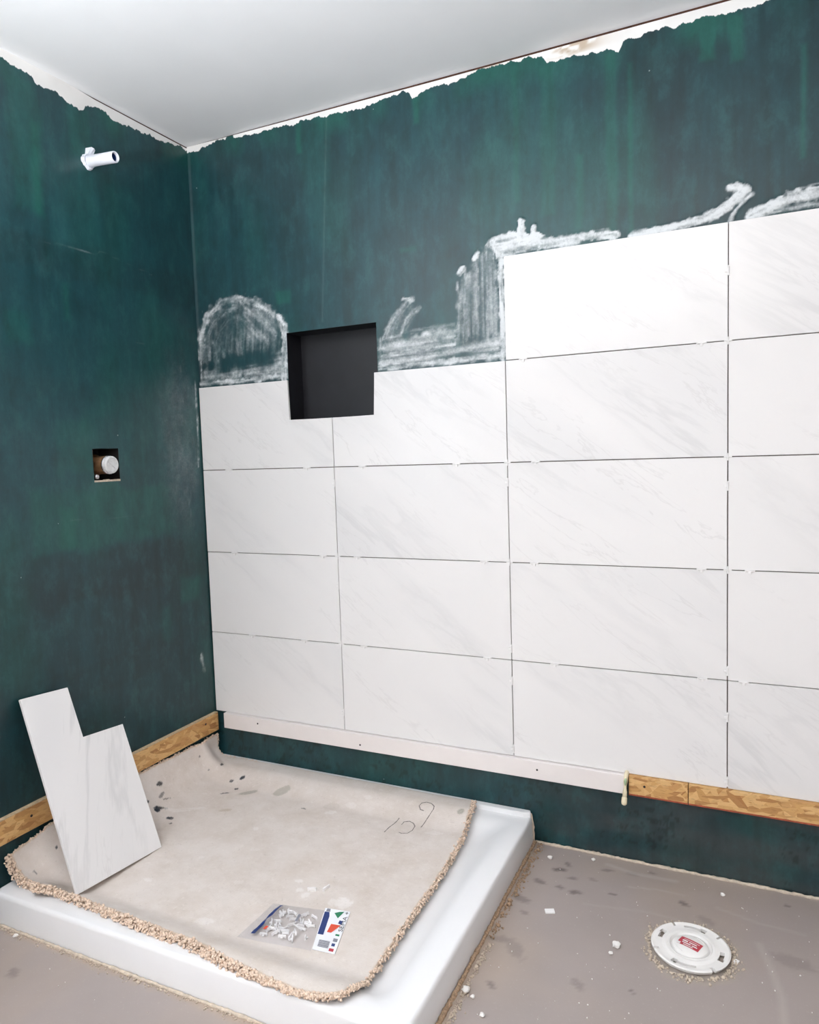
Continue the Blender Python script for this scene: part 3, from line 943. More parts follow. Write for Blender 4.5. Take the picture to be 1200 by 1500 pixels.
def osb_board(name, label, x0, x1, red=True):
    cx = (x0 + x1) / 2
    t = empty(name, (cx, WY, 0.212)); tag(t, label, 'board')
    bm = bmesh.new(); add_box(bm, x0 - cx, x1 - cx, -0.0225, 0.0, 0.003, 0.0575, 0.0008, 1)
    bm_obj('panel', bm, M['osb'], t)
    bm = bmesh.new(); add_box(bm, x0 - cx, x1 - cx, -0.0228, 0.0, -0.001, 0.003)
    bm_obj('painted_edge', bm, M['red_edge'], t)
    return t


b1 = osb_board('chipboard_strip', 'short strand board strip beside the cream capped pipe under the tiles', 1.5345, 1.6955)
bm = bmesh.new(); add_lathe(bm, (1.578 - 1.615, -0.0225, 0.031), (0, -1, 0), [(0.0035, -0.002), (0.0035, 0.0005), (0, 0.0007)], 12)
bm_obj('nail_head', bm, M['nail'], b1)
osb_board('chipboard_strip', 'long strand board strip under the rightmost white tiles', 1.6975, 2.45)
t = empty('chipboard_strip', (0, -0.55, 0.198)); tag(t, 'strand board strip low on the green left wall behind the leaning tile', 'board')
bm = bmesh.new(); add_box(bm, 0.0, 0.0155, -0.62, 0.545, 0.0, 0.0665)
bm_obj('panel', bm, M['osb'], t)
bm = bmesh.new(); add_box(bm, 0.0, 0.0157, -0.62, 0.545, 0.0665, 0.0695, 0.0006, 1)
bm_obj('cut_edge', bm, M['osb_edge'], t)
for y, z in [(-0.075, 0.045), (-0.46, 0.03), (-0.80, 0.04)]:
    bm = bmesh.new(); add_lathe(bm, (0.0155, y + 0.55, z), (1, 0, 0), [(0.004, -0.002), (0.004, 0.0005), (0, 0.0008)], 12)
    bm_obj('nail_head', bm, M['nail'], t)

# ------------------------------------------------------------------ tile spacers
def spacer_mesh():
    bm = bmesh.new()
    add_box(bm, -0.013, 0.013, -0.0035, 0.004, -0.0017, 0.0017, 0.0005, 1)
    add_box(bm, -0.0035, 0.0035, -0.0035, -0.0005, -0.0085, -0.0017, 0.0005, 1)
    add_box(bm, -0.0125, -0.0095, -0.0050, -0.0035, -0.003, 0.003, 0.0004, 1)
    add_box(bm, 0.0095, 0.0125, -0.0050, -0.0035, -0.003, 0.003, 0.0004, 1)
    bmesh.ops.recalc_face_normals(bm, faces=bm.faces[:])
    me = bpy.data.meshes.new('tile_spacer'); bm.to_mesh(me); bm.free(); me.materials.append(M['spacer'])
    return me


def cross_mesh():
    bm = bmesh.new()
    add_box(bm, -0.010, 0.010, -0.003, 0.004, -0.0016, 0.0016, 0.0005, 1)
    add_box(bm, -0.0016, 0.0016, -0.0031, 0.004, -0.010, 0.010, 0.0005, 1)
    bmesh.ops.recalc_face_normals(bm, faces=bm.faces[:])
    me = bpy.data.meshes.new('tile_spacer'); bm.to_mesh(me); bm.free(); me.materials.append(M['spacer'])
    return me


SPM, CRM = spacer_mesh(), cross_mesh()
RZ = [Z0 + k * PZ for k in range(6)]


def spacer(me, x, z, roty, label, group):
    o = bpy.data.objects.new('tile_spacer', me)
    o.location = (x, 0.0, z); o.rotation_euler = (0, roty, 0)
    link(o); tag(o, label, 'spacer', group)


ORD = ['', 'first', 'second', 'third', 'fourth', 'fifth', 'sixth', 'seventh', 'eighth']
ROWN = {1: 'lowest', 2: 'second lowest', 3: 'middle', 4: 'topmost'}
COLN = {1: 'left', 2: 'middle', 3: 'right'}
level = [(0.124, 3), (0.463, 3), (0.682, 3), (0.132, 2), (0.514, 2), (0.65, 2), (0.193, 1), (0.423, 1), (0.663, 1), (1.24, 4), (1.019, 3), (1.272, 3), (1.102, 2),
         (1.262, 2), (1.731, 4), (1.731, 2), (1.851, 2), (1.733, 1), (1.837, 1), (1.105, 1), (1.319, 1)]
for r in (1, 2, 3, 4):
    for k, x in enumerate(sorted(x for x, z in level if z == r)):
        spacer(SPM, x, RZ[r], 0, 'white T-shaped spacer in the %s level tile joint, %s from the left' % (ROWN[r], ORD[k + 1]), 'spacers in the level tile joints')
upr = [(1, 1.133), (1, 0.78), (2, 1.128), (3, 1.675), (3, 0.603), (3, 0.473), (3, 0.29), (2, 0.613), (2, 0.511), (2, 0.293), (1, 0.332), (3, 1.11)]
for c in (1, 2, 3):
    for k, z in enumerate(sorted(z for x, z in upr if x == c)):
        spacer(SPM, xs[c], z, math.pi / 2, 'white T-shaped spacer in the %s upright tile joint, %s from the bottom' % (COLN[c], ORD[k + 1]), 'spacers in the upright tile joints')
for x, z in [(1, 2), (1, 1), (2, 3), (2, 2), (3, 4), (3, 3), (3, 2)]:
    spacer(CRM, xs[x], RZ[z], 0, 'white cross spacer where the %s upright and %s level tile joints meet' % (COLN[x], ROWN[z]), 'spacers at the tile crossings')

# ------------------------------------------------------------------ plumbing on the walls
t = empty('pipe_stub', (0.0, -0.441, 2.152)); tag(t, 'white pipe stub sticking out of the green left wall near the ceiling', 'pipe')
bm = bmesh.new()
d = Vector((1, 0.0, -0.075)).normalized(); Lp = 0.118; R0, R1 = 0.0165, 0.0125
n = 28; a, b = frame_of(d)
prof = [(R0 * 1.02, -0.02), (R0, Lp * 0.5), (R0, Lp - 0.002), (R0 - 0.0015, Lp), (R1 + 0.001, Lp), (R1, Lp - 0.002), (R1, Lp - 0.06), (0.0, Lp - 0.06)]
add_lathe(bm, (0, 0, 0), d, prof, n)
pipe = bm_obj('tube', bm, M['pvc'], t, smooth=True)
bm = bmesh.new(); add_lathe(bm, d * (Lp - 0.055), d, [(0.0, 0.0), (R1 - 0.0004, 0.0), (R1 - 0.0004, 0.045)], n)
bm_obj('bore', bm, M['pvc_in'], pipe, smooth=True)
bm = bmesh.new()
nn = 26                                                          # torn foam collar at the wall
ring0 = []; ring1 = []; ring2 = []
for k in range(nn):
    an = 2 * math.pi * k / nn
    rr = 0.021 + 0.005 * random.random() + (0.014 if 5 <= k <= 7 else 0)
    ring0.append(bm.verts.new((0.001, rr * math.cos(an), rr * math.sin(an))))
    ring1.append(bm.verts.new((0.010 + 0.006 * random.random() + (0.012 if 5 <= k <= 7 else 0), (rr - 0.002) * math.cos(an), (rr - 0.002) * math.sin(an))))
    ring2.append(bm.verts.new((0.009, 0.0162 * math.cos(an), 0.0162 * math.sin(an))))
for k in range(nn):
    k2 = (k + 1) % nn
    bm.faces.new((ring0[k], ring0[k2], ring1[k2], ring1[k])); bm.faces.new((ring1[k], ring1[k2], ring2[k2], ring2[k]))
bm_obj('collar', bm, M['pvc'], t)

t = empty('shower_valve', (0.0, -0.446, 1.220)); tag(t, 'brass shower valve with a pale round cap in a square cut-out of the left wall', 'valve')
bm = bmesh.new(); add_lathe(bm, (-0.075, 0, 0), (1, 0, 0), [(0.0, 0.0), (0.033, 0.0), (0.034, 0.03), (0.0305, 0.036), (0.0285, 0.06), (0.0285, 0.086), (0.0, 0.086)], 36)
bm_obj('body', bm, M['brass'], t, smooth=False)
bm = bmesh.new(); add_lathe(bm, (0.011, 0, 0), (1, 0, 0), [(0.029, 0.0), (0.0295, 0.002), (0.0295, 0.005), (0.027, 0.007), (0.027, 0.000)], 36)
bm_obj('retaining_ring', bm, M['chrome'], t)
bm = bmesh.new(); add_lathe(bm, (0.012, 0, 0), (1, 0, 0), [(0.0272, 0.0), (0.0272, 0.014), (0.024, 0.0175), (0.021, 0.0175), (0.020, 0.0155), (0.0, 0.0150)], 36)
cap = bm_obj('cap', bm, M['cap'], t)
bm = bmesh.new(); add_box(bm, 0.0265, 0.0300, -0.0025, 0.0025, -0.017, 0.017, 0.0008, 1)
o = bm_obj('grip_rib', bm, M['cap'], cap); o.rotation_euler = (0.9, 0, 0)
for (y, z) in [(-0.033, -0.036)]:
    bm = bmesh.new(); add_lathe(bm, (-0.03, y, z), (1, 0, 0), [(0.0, 0.0), (0.0075, 0.0), (0.0075, 0.028), (0.005, 0.030), (0.0, 0.028)], 16)
    bm_obj('screw', bm, M['chrome'], t)
bm = bmesh.new(); add_tube(bm, [(-0.045, -0.02, 0.02), (-0.045, -0.02, 0.049)], 0.010, 14)
bm_obj('riser', bm, M['brass'], t, smooth=True)

t = empty('capped_pipe', (1.5275, -0.004, 0.27)); tag(t, 'cream capped pipe stub poking out between white ledger and strand board', 'pipe')
bm = bmesh.new()
add_tube(bm, [(0.0005, 0.012, 0.006), (0.0, -0.006, 0.0), (-0.0008, -0.018, -0.016), (-0.0015, -0.027, -0.042), (-0.002, -0.032, -0.060)], [0.0062] * 5, 18)
bm_obj('tube', bm, M['cpvc'], t, smooth=True)
bm = bmesh.new()
dd = Vector((-0.0005, -0.005, -0.018)).normalized()
add_lathe(bm, (-0.0019, -0.0315, -0.057), dd, [(0.0063, -0.001), (0.0078, 0.002), (0.0082, 0.014), (0.0074, 0.019), (0.004, 0.022), (0.0, 0.0225)], 20)
bm_obj('end_cap', bm, M['cpvc'], t, smooth=True)
bm = bmesh.new()
add_tube(bm, [(0.0002, -0.0185, -0.006), (-0.0003, -0.0215, -0.014), (-0.0006, -0.0255, -0.024)], [0.0022, 0.0048, 0.0018], 10)
bm_obj('paint_drip', bm, M['green_drip'], t, smooth=True)

# ------------------------------------------------------------------ shower pan
PXR, PYF, PH = 1.243, -0.926, 0.084
pan = empty('shower_pan', (0.62, -0.46, 0.0)); tag(pan, 'white acrylic shower pan in the corner under the upturned carpet', 'shower pan')


def pan_loop(off, z, ch, n=5):
    """rectangle inset by off, its corners cut round by ch"""
    x0, x1, y0, y1 = 0.004 + off, PXR - off, PYF + off, 0.006 - off
    pts = []
    for cx, cy, a0 in ((x1 - ch, y1 - ch, 0), (x0 + ch, y1 - ch, 90), (x0 + ch, y0 + ch, 180), (x1 - ch, y0 + ch, 270)):
        for k in range(n + 1):
            a = math.radians(a0 + 90 * k / n)
            pts.append((cx + ch * math.cos(a) - 0.62, cy + ch * math.sin(a) + 0.46, z))
    return pts


loops = [(0.0, 0.0, 0.010), (0.002, PH - 0.012, 0.014), (0.0035, PH - 0.005, 0.016), (0.007, PH - 0.001, 0.018), (0.012, PH, 0.02), (0.050, PH - 0.002, 0.03), (0.070, PH - 0.006, 0.035),
         (0.090, PH - 0.016, 0.04), (0.115, PH - 0.030, 0.045), (0.14, PH - 0.034, 0.05), (0.30, 0.045, 0.06)]
verts = []; faces = []
for (o_, z_, c_) in loops: verts += pan_loop(o_, z_, c_)
nl = 24
for i in range(len(loops) - 1):
    for k in range(nl):
        k2 = (k + 1) % nl
        faces.append((i * nl + k, i * nl + k2, (i + 1) * nl + k2, (i + 1) * nl + k))
faces.append(tuple((len(loops) - 1) * nl + k for k in range(nl)))
basin = mesh_obj('basin', verts, faces, M['pan'], pan, smooth=True)
# upstand along both walls
bm = bmesh.new()
add_prism(bm, [(-0.61, 0.462), (-0.61, 0.440), (-0.58, 0.444), (0.595, 0.444), (0.618, 0.452), (0.612, 0.468), (-0.61, 0.468)], 'z', PH - 0.006, 0.099, 0.003, 2)
bm_obj('upstand', bm, M['pan'], pan)

# ------------------------------------------------------------------ carpet offcut, laid pile down in the pan
def H(x, y):
    z = .066 + .034 * S((-y - .79) / .10) + .036 * S((y + .16) / .10) + .006 * S((x - .98) / .1)
    z = z + 0.016 * np.exp(-((x - 0.150) / 0.028) ** 2) * S((-y - 0.80) / 0.08)
    z = z + 0.0025 * (fbm(x * 9 + 5, y * 9 + 50, 401) - 0.5) * 2
    return z




def bend(v):
    """how wide the carpet turns up against the left wall"""
    return 0.148 - 0.110 * S((v + 0.11) / 0.08) - 0.062 * S((-v - 0.76) / 0.10)


def carpet_pt(u, v):
    RB = bend(v); U0 = RB + 0.012
    a = np.maximum((U0 - u) / RB, 0)
    ac = np.minimum(a, math.pi / 2); ex = (a - ac) * RB
    hx = np.maximum(u, U0)
    x = np.where(u >= U0, u, U0 - RB * np.sin(ac))
    z = H(hx, v) + RB * (1 - np.cos(ac)) + ex
    x = np.maximum(x, 0.012)
    return x, v, z


fr_u = [-0.2, 0.0, 0.07, 0.100, 0.125, 0.150, 0.185, 0.25, 0.342, 0.504, 0.66, 0.801, 0.923, 0.995, 1.055, 1.086, 1.12]
fr_v = [-0.862, -0.868, -0.866, -0.858, -0.886, -0.884, -0.858, -0.858, -0.866, -0.876, -0.882, -0.905, -0.920, -0.922, -0.914, -0.892, -0.83]
rt_v = [-0.93, -0.914, -0.892, -0.83, -0.731, -0.616, -0.402, -0.26, -0.123, -0.063, -0.010]
rt_u = [1.00, 1.060, 1.086, 1.093, 1.089, 1.086, 1.086, 1.080, 1.066, 1.060, 1.048]
tp_v = [-0.90, -0.865, -0.80, -0.74, -0.60, -0.37, -0.15, -0.01]
tp_z = [0.155, 0.160, 0.172, 0.186, 0.192, 0.192, 0.186, 0.180]


def u_min(v):
    RB = bend(v); U0 = RB + 0.012
    zt_ = np.interp(v, tp_v, tp_z) - H(U0 + 0 * v, v)
    return np.where(zt_ >= RB, U0 - RB * math.pi / 2 - np.maximum(zt_ - RB, 0), U0 - RB * np.arccos(np.clip(1 - zt_ / RB, -1, 1)))


NS, NTT = 300, 230
s_, t_ = np.meshgrid(np.linspace(0, 1, NS), np.linspace(0, 1, NTT), indexing='ij')
VBK = -0.010
v_ = VBK + (-0.885 - VBK) * t_
for _ in range(4):
    u_ = u_min(v_) + (np.interp(v_, rt_v, rt_u) - u_min(v_)) * s_
    v_ = VBK + (np.interp(u_, fr_u, fr_v) - VBK) * t_
jag = (vnoise(t_ * 120, t_ * 0, 410) - .5) * 0.006
u_ = u_ + jag * (s_ > 0.999) - jag * (s_ < 0.001)
X, Y, Z = carpet_pt(u_, v_)
CB = np.array(lin((220, 208, 199))); CC = np.array(lin((226, 217, 211)))
cc = CB + (CC - CB) * fbm(u_ * 5, v_ * 5, 411)[..., None]


def spot(x, y, rx, ry, ang, col, a, seed, rough=0.5):
    global cc
    dx = (u_ - x) * math.cos(ang) + (v_ - y) * math.sin(ang); dy = -(u_ - x) * math.sin(ang) + (v_ - y) * math.cos(ang)
    r = np.hypot(dx / rx, dy / ry) + (fbm(u_ * 110, v_ * 110, seed) - 0.5) * rough
    k = S((1 - r) / 0.22) * a
    cc = cc * (1 - k[..., None]) + np.array(lin(col)) * k[..., None]


INK = (44, 52, 62)
for i, (x, y, rx, ry, an, a) in enumerate([(.015, -.34, .009, .012, 0, 1), (.05, -.355, .006, .016, .3, .7), (.07, -.352, .003, .016, -.4, .8), (.085, -.405, .013, .017, 0, 1), (.095, -.385, .016, .004, .6, .8),
                                           (.145, -.41, .012, .008, .4, 1), (.17, -.435, .005, .005, 0, .8), (.045, -.415, .006, .006, 0, 1), (.09, -.085, .006, .010, 0, .9), (.205, -.11, .011, .008, .5, 1),
                                           (.17, -.13, .008, .006, .6, .9), (.215, -.16, .008, .006, .2, .9), (.20, -.20, .020, .004, .6, .9), (.005, -.135, .004, .004, 0, .8), (.025, -.75, .005, .005, 0, .9),
                                           (.05, -.83, .010, .003, .2, .7), (.520, -.195, .010, .004, 0, .8), (.065, -.135, .004, .004, 0, .7), (.30, -.05, .003, .003, 0, .6)]):
    spot(x, y, rx, ry, an, INK, a, 420 + i, 0.7)
for i, (x, y, rx, ry, an, a) in enumerate([(.272, -.17, .036, .013, .75, .75), (.388, -.130, .034, .018, .65, .7), (.281, -.297, .024, .010, .5, .5), (1.033, -.082, .013, .012, 0, .9)]):
    spot(x, y, rx, ry, an, (168, 164, 152) if i != 2 else (188, 168, 146), a, 450 + i, 0.35)
for i, (x, y, rx, ry, an, a) in enumerate([(.616, -.184, .022, .013, .5, .7), (.611, -.78, .026, .016, .3, .6), (.795, -.561, .012, .012, 0, .8), (.786, -.59, .012, .016, 0, .8), (.761, -.575, .012, .010, 0, .7),
                                           (.665, -.13, .022, .012, 0, .5), (.709, -.094, .02, .008, 0, .5), (.734, -.542, .014, .008, 0, .7), (.585, -.613, .018, .010, .4, .5), (.979, -.176, .03, .012, .3, .5),
                                           (.134, -.364, .05, .010, .5, .6), (.17, -.33, .05, .008, .5, .5), (.137, -.234, .012, .008, 0, .4), (.45, -.36, .012, .01, 0, .6), (.40, -.55, .012, .01, 0, .5),
                                           (.52, -.46, .016, .01, .3, .4), (.86, -.36, .02, .01, .2, .3), (.34, -.70, .014, .01, 0, .5), (.70, -.30, .012, .008, 0, .4), (.895, -.585, .036, .024, .2, .8)]):
    spot(x, y, rx, ry, an, (238, 231, 227), a, 470 + i, 0.9)
spot(.60, -.15, .032, .016, .3, (196, 184, 172), .35, 495, .2); spot(.60, -.15, .027, .012, .3, (220, 211, 204), .6, 496, .2)
# the pile shows through as a ring of tan just at the cut edges
ed = np.minimum(np.minimum(s_, 1 - s_) * 1.2, (1 - t_) * 0.87) + (fbm(u_ * 60, v_ * 60, 499) - 0.5) * 0.010
ke = S((0.007 - ed) / 0.006)[..., None]
cc = cc * (1 - ke) + np.array(lin((204, 180, 158))) * ke

carpet = empty('carpet_offcut', (0.0, 0.0, 0.0)); tag(carpet, 'beige carpet offcut lying backing side up in the shower pan', 'carpet')
i, j = np.meshgrid(np.arange(NS - 1), np.arange(NTT - 1), indexing='ij')
a_ = i * NTT + j
q = np.stack([a_, a_ + 1, a_ + NTT + 1, a_ + NTT], -1).reshape(-1, 4)
me = bpy.data.meshes.new('backing')
xyz = np.stack([X, Y, Z], -1).reshape(-1, 3)
me.vertices.add(len(xyz)); me.vertices.foreach_set('co', xyz.astype(np.float32).ravel())
me.loops.add(len(q) * 4); me.loops.foreach_set('vertex_index', q.astype(np.int32).ravel())
me.polygons.add(len(q)); me.polygons.foreach_set('loop_start', np.arange(0, len(q) * 4, 4, dtype=np.int32))
me.update(calc_edges=True); me.validate()
me.polygons.foreach_set('use_smooth', [True] * len(me.polygons))
at = me.attributes.new('paint', 'FLOAT_COLOR', 'POINT')
at.data.foreach_set('color', np.concatenate([cc.reshape(-1, 3), np.ones((len(xyz), 1))], 1).astype(np.float32).ravel())
me.materials.append(M['carpet'])
backing = link(bpy.data.objects.new('backing', me), carpet)
sol = backing.modifiers.new('thickness', 'SOLIDIFY'); sol.thickness = 0.006; sol.offset = 1.0 if me.polygons[1000].normal.z < 0 else -1.0


def blobs(name, centres, radii, mat, parent=None, kind='stuff', squash=(0.6, 1.2)):
    """many small irregular lumps in one mesh"""
    t = (1 + 5 ** 0.5) / 2
    iv = np.array([(-1, t, 0), (1, t, 0), (-1, -t, 0), (1, -t, 0), (0, -1, t), (0, 1, t), (0, -1, -t), (0, 1, -t), (t, 0, -1), (t, 0, 1), (-t, 0, -1), (-t, 0, 1)], float)
    iv /= np.linalg.norm(iv[0])
    fi = np.array([(0, 11, 5), (0, 5, 1), (0, 1, 7), (0, 7, 10), (0, 10, 11), (1, 5, 9), (5, 11, 4), (11, 10, 2), (10, 7, 6), (7, 1, 8), (3, 9, 4), (3, 4, 2), (3, 2, 6), (3, 6, 8), (3, 8, 9), (4, 9, 5), (2, 4, 11), (6, 2, 10), (8, 6, 7), (9, 8, 1)])
    n = len(centres)
    sc = rng.uniform(squash[0], squash[1], (n, 1, 3)) * np.asarray(radii)[:, None, None]
    v = iv[None] * sc * (1 + rng.uniform(-.18, .18, (n, 12, 1))) + np.asarray(centres)[:, None, :]
    f = fi[None] + (np.arange(n) * 12)[:, None, None]
    me = bpy.data.meshes.new(name)
    me.vertices.add(n * 12); me.vertices.foreach_set('co', v.astype(np.float32).ravel())
    me.loops.add(n * 60); me.loops.foreach_set('vertex_index', f.astype(np.int32).ravel())
    me.polygons.add(n * 20); me.polygons.foreach_set('loop_start', np.arange(0, n * 60, 3, dtype=np.int32))
    me.update(calc_edges=True); me.validate()
    me.polygons.foreach_set('use_smooth', [True] * len(me.polygons))
    me.materials.append(mat)
    o = link(bpy.data.objects.new(name, me), parent)
    if kind: o['kind'] = kind
    return o


# pile tufts that stick out along the cut edges
def edge_pts(sl, step):
    P_ = np.stack([X[sl], Y[sl], Z[sl]], -1)
    return P_


def tufts(line, inner, n, out_r, down, rad):
    """line, inner: rows of edge points and of points a little further in"""
    d_ = np.linalg.norm(np.diff(line, axis=0), axis=1); L = np.concatenate([[0], np.cumsum(d_)])
    t0 = rng.uniform(0, L[-1], n)
    k = np.clip(np.searchsorted(L, t0) - 1, 0, len(line) - 2)
    f = ((t0 - L[k]) / np.maximum(d_[k], 1e-9))[:, None]
    P_ = line[k] * (1 - f) + line[k + 1] * f
    o_ = line[k] - inner[k]; o_ /= np.linalg.norm(o_, axis=1)[:, None] + 1e-9
    tg = line[k + 1] - line[k]; tg /= np.linalg.norm(tg, axis=1)[:, None] + 1e-9
    nm = np.cross(o_, tg); nm *= np.sign(nm[:, 2:3] + 1e-9)
    P_ = P_ + o_ * rng.uniform(out_r[0], out_r[1], (n, 1)) + nm * rng.uniform(-down, 0.001, (n, 1)) + rng.normal(0, 0.0012, (n, 3))
    return P_, rng.uniform(rad[0], rad[1], n)


E3 = np.stack([X, Y, Z], -1)
cs = []; rs = []
for ln, inn, n, ou, dn, ra in [(E3[:, -1], E3[:, -6], 3000, (-0.004, 0.015), 0.018, (0.0022, 0.0046)),
                               (E3[-1, :], E3[-6, :], 1500, (-0.004, 0.009), 0.012, (0.0018, 0.0034)),
                               (E3[0, :], E3[5, :], 420, (-0.003, 0.003), 0.005, (0.0015, 0.0028)),
                               (E3[:70, 0], E3[:70, 5], 200, (-0.003, 0.002), 0.006, (0.0015, 0.0028))]:
    p_, r_ = tufts(ln, inn, n, ou, dn, ra); cs.append(p_); rs.append(r_)
cs = np.concatenate(cs); rs = np.concatenate(rs)
cs[:, 0] = np.maximum(cs[:, 0], 0.006); cs[:, 1] = np.minimum(cs[:, 1], 0.004)
blobs('pile_fringe', cs, rs, M['tuft'], carpet)


def surf_z(x, y):
    return float(H(np.array(x), np.array(y)))


def ribbon(name, pts, w, mat, parent, lift=0.0008):
    """a hand-drawn line lying on the carpet backing"""
    P_ = []
    for k in range(len(pts) - 1):
        for f in np.linspace(0, 1, 6)[: 6 if k == len(pts) - 2 else 5]:
            P_.append((pts[k][0] * (1 - f) + pts[k + 1][0] * f, pts[k][1] * (1 - f) + pts[k + 1][1] * f))
    vs_, fs_ = [], []
    for k, (x, y) in enumerate(P_):
        a, b = P_[max(k - 1, 0)], P_[min(k + 1, len(P_) - 1)]
        tx, ty_ = b[0] - a[0], b[1] - a[1]; L = math.hypot(tx, ty_) + 1e-9
        nx, ny = -ty_ / L, tx / L
        ww = w * (0.7 + 0.6 * random.random()) / 2
        for sgn in (-1, 1):
            px, py = x + sgn * nx * ww, y + sgn * ny * ww
            vs_.append((px, py, surf_z(px, py) + lift))
    for k in range(len(P_) - 1):
        fs_.append((2 * k, 2 * k + 1, 2 * k + 3, 2 * k + 2))
    return mesh_obj(name, vs_, fs_, mat, parent)


for ln in ([(0.836, -0.227), (0.837, -0.196), (0.842, -0.172), (0.845, -0.139)],
           [(0.866, -0.167), (0.867, -0.150), (0.883, -0.143), (0.899, -0.148), (0.909, -0.159), (0.912, -0.185), (0.905, -0.205), (0.887, -0.212), (0.877, -0.209)],
           [(0.914, -0.100), (0.901, -0.098), (0.892, -0.087), (0.896, -0.075), (0.910, -0.068), (0.928, -0.070), (0.941, -0.079), (0.943, -0.089), (0.939, -0.104), (0.934, -0.125), (0.929, -0.158)]):
    tag(ribbon('pencil_digit', ln, 0.0028, M['pencil'], carpet), 'handwritten pencil digit')

# ------------------------------------------------------------------ the notched tile leaning on the left wall
lt = empty('cut_tile', (0.249, -0.553, 0.066)); tag(lt, 'notched white marble tile leaning against the green wall on the carpet', 'tile')
w_ = Vector((-0.082, -0.434, 0.008)); th = w_.length
lt.rotation_mode = 'QUATERNION'
from mathutils import Quaternion
lt.rotation_quaternion = Quaternion(w_.normalized(), th)
W_, L_, w1, nd_ = 0.300, 0.540, 0.153, 0.154
bm = bmesh.new()
# local: x is the face normal, y runs along the width, z up the length
add_prism(bm, [(0, 0), (-W_, 0), (-W_, L_), (-(W_ - w1), L_), (-(W_ - w1), L_ - nd_), (0, L_ - nd_)], 'x', -0.0085, 0.0, 0.0008, 1)


def lean_marble():
    m_ = M['tile'].copy(); m_.name = 'white_marble_tile_upright'
    for nd in m_.node_tree.nodes:
        if nd.type == 'MAPPING' and abs(nd.inputs['Rotation'].default_value[1]) > 0.1:
            nd.inputs['Rotation'].default_value = (math.radians(-72), 0, 0)
        if nd.type == 'MATH' and nd.operation == 'MULTIPLY' and abs(nd.inputs[1].default_value - 0.34) < 1e-4:
            nd.inputs[1].default_value = 0.6
    return m_


bm_obj('slab', bm, lean_marble(), lt)

# ------------------------------------------------------------------ bag of spacers on the carpet
bag = empty('spacer_bag', (0.81, -0.72, 0.064)); tag(bag, 'clear plastic bag of white spacers with a printed card on the carpet', 'bag')
A, B_, C_, D_ = [np.array(p) for p in ((0.728, -0.800), (0.733, -0.657), (0.874, -0.628), (0.922, -0.772))]   # near-left, far-left, far-right, near-right of the pouch
n1, n2 = 34, 28


def pouch(top):
    vs_ = []
    for i in range(n1 + 1):
        for j in range(n2 + 1):
            a = i / n1; b = j / n2
            p = A * (1 - a) * (1 - b) + B_ * (1 - a) * b + C_ * a * b + D_ * a * (1 - b)
            puff = (math.sin(math.pi * min(1, max(0, (a - 0.08) / 0.84))) * math.sin(math.pi * b)) ** 0.6 if 0.08 < a < 0.92 else 0
            wr = float(fbm(np.array(a * 9.0), np.array(b * 7.0), 501)) - 0.5
            z = surf_z(p[0], p[1]) + 0.0016 + (top * (0.0135 * puff * (1 + 1.3 * wr) + 0.004 * abs(wr)) if top else 0.0)
            vs_.append((p[0] - 0.81, p[1] + 0.72, z - 0.064 + (0.0004 if top else 0)))
    fs_ = [(i * (n2 + 1) + j, (i + 1) * (n2 + 1) + j, (i + 1) * (n2 + 1) + j + 1, i * (n2 + 1) + j + 1) for i in range(n1) for j in range(n2)]
    return vs_, fs_


v1, f1 = pouch(1); v0, f0 = pouch(0)
pch = mesh_obj('pouch', v1 + v0, f1 + [tuple(reversed([k + len(v1) for k in f])) for f in f0], M['film'], bag, smooth=True)


def on_bag(a, b, lift):
    p = A * (1 - a) * (1 - b) + B_ * (1 - a) * b + C_ * a * b + D_ * a * (1 - b)
    i = min(n1, max(0, int(round(a * n1)))); j = min(n2, max(0, int(round(b * n2))))
    return (p[0] - 0.81, p[1] + 0.72, v1[i * (n2 + 1) + j][2] + lift)


def strip(name, a0, a1, b0, b1, mat, parent, lift=0.0008, n=10, skew=0.0):
    vs_, fs_ = [], []
    for k in range(n + 1):
        b = b0 + (b1 - b0) * k / n
        vs_ += [on_bag(a0 + skew * k / n, b, lift), on_bag(a1 + skew * k / n, b, lift)]
    for k in range(n): fs_.append((2 * k, 2 * k + 1, 2 * k + 3, 2 * k + 2))
    return mesh_obj(name, vs_, fs_, mat, parent)


tag(strip('blue_stripe', 0.145, 0.205, 0.10, 0.93, M['blue_print'], pch, skew=0.03), 'dark blue zip stripe')
tag(strip('red_print', 0.26, 0.30, 0.22, 0.32, M['orange_print'], pch, n=3), 'small red print')
tag(strip('dark_print', 0.62, 0.66, 0.52, 0.70, M['grey_print'], pch, n=3), 'small grey print')
# printed card
LA, LB, LC, LD = [np.array(p) for p in ((0.922, -0.766), (0.868, -0.620), (0.936, -0.610), (0.979, -0.758))]


def card_pt(a, b, lift):
    p = LA * (1 - a) * (1 - b) + LB * (1 - a) * b + LC * a * b + LD * a * (1 - b)
    return (p[0] - 0.81, p[1] + 0.72, surf_z(p[0], p[1]) - 0.064 + lift)


def card_poly(name, poly, mat, parent, lift):
    return mesh_obj(name, [card_pt(a, b, lift) for a, b in poly], [tuple(range(len(poly)))], mat, parent)


def card_slab():
    vs_, fs_ = [], []
    n = 8
    for k in range(n + 1):
        b = k / n
        vs_ += [card_pt(0, b, 0.0014), card_pt(1, b, 0.0014), card_pt(0, b, 0.0026), card_pt(1, b, 0.0026)]
    for k in range(n):
        a, b = 4 * k, 4 * k + 4
        fs_ += [(a, b, b + 1, a + 1), (a + 2, a + 3, b + 3, b + 2), (a, a + 2, b + 2, b), (a + 1, b + 1, b + 3, a + 3)]
    fs_ += [(0, 1, 3, 2), (4 * n, 4 * n + 2, 4 * n + 3, 4 * n + 1)]
    return mesh_obj('label_card', vs_, fs_, M['card'], bag)


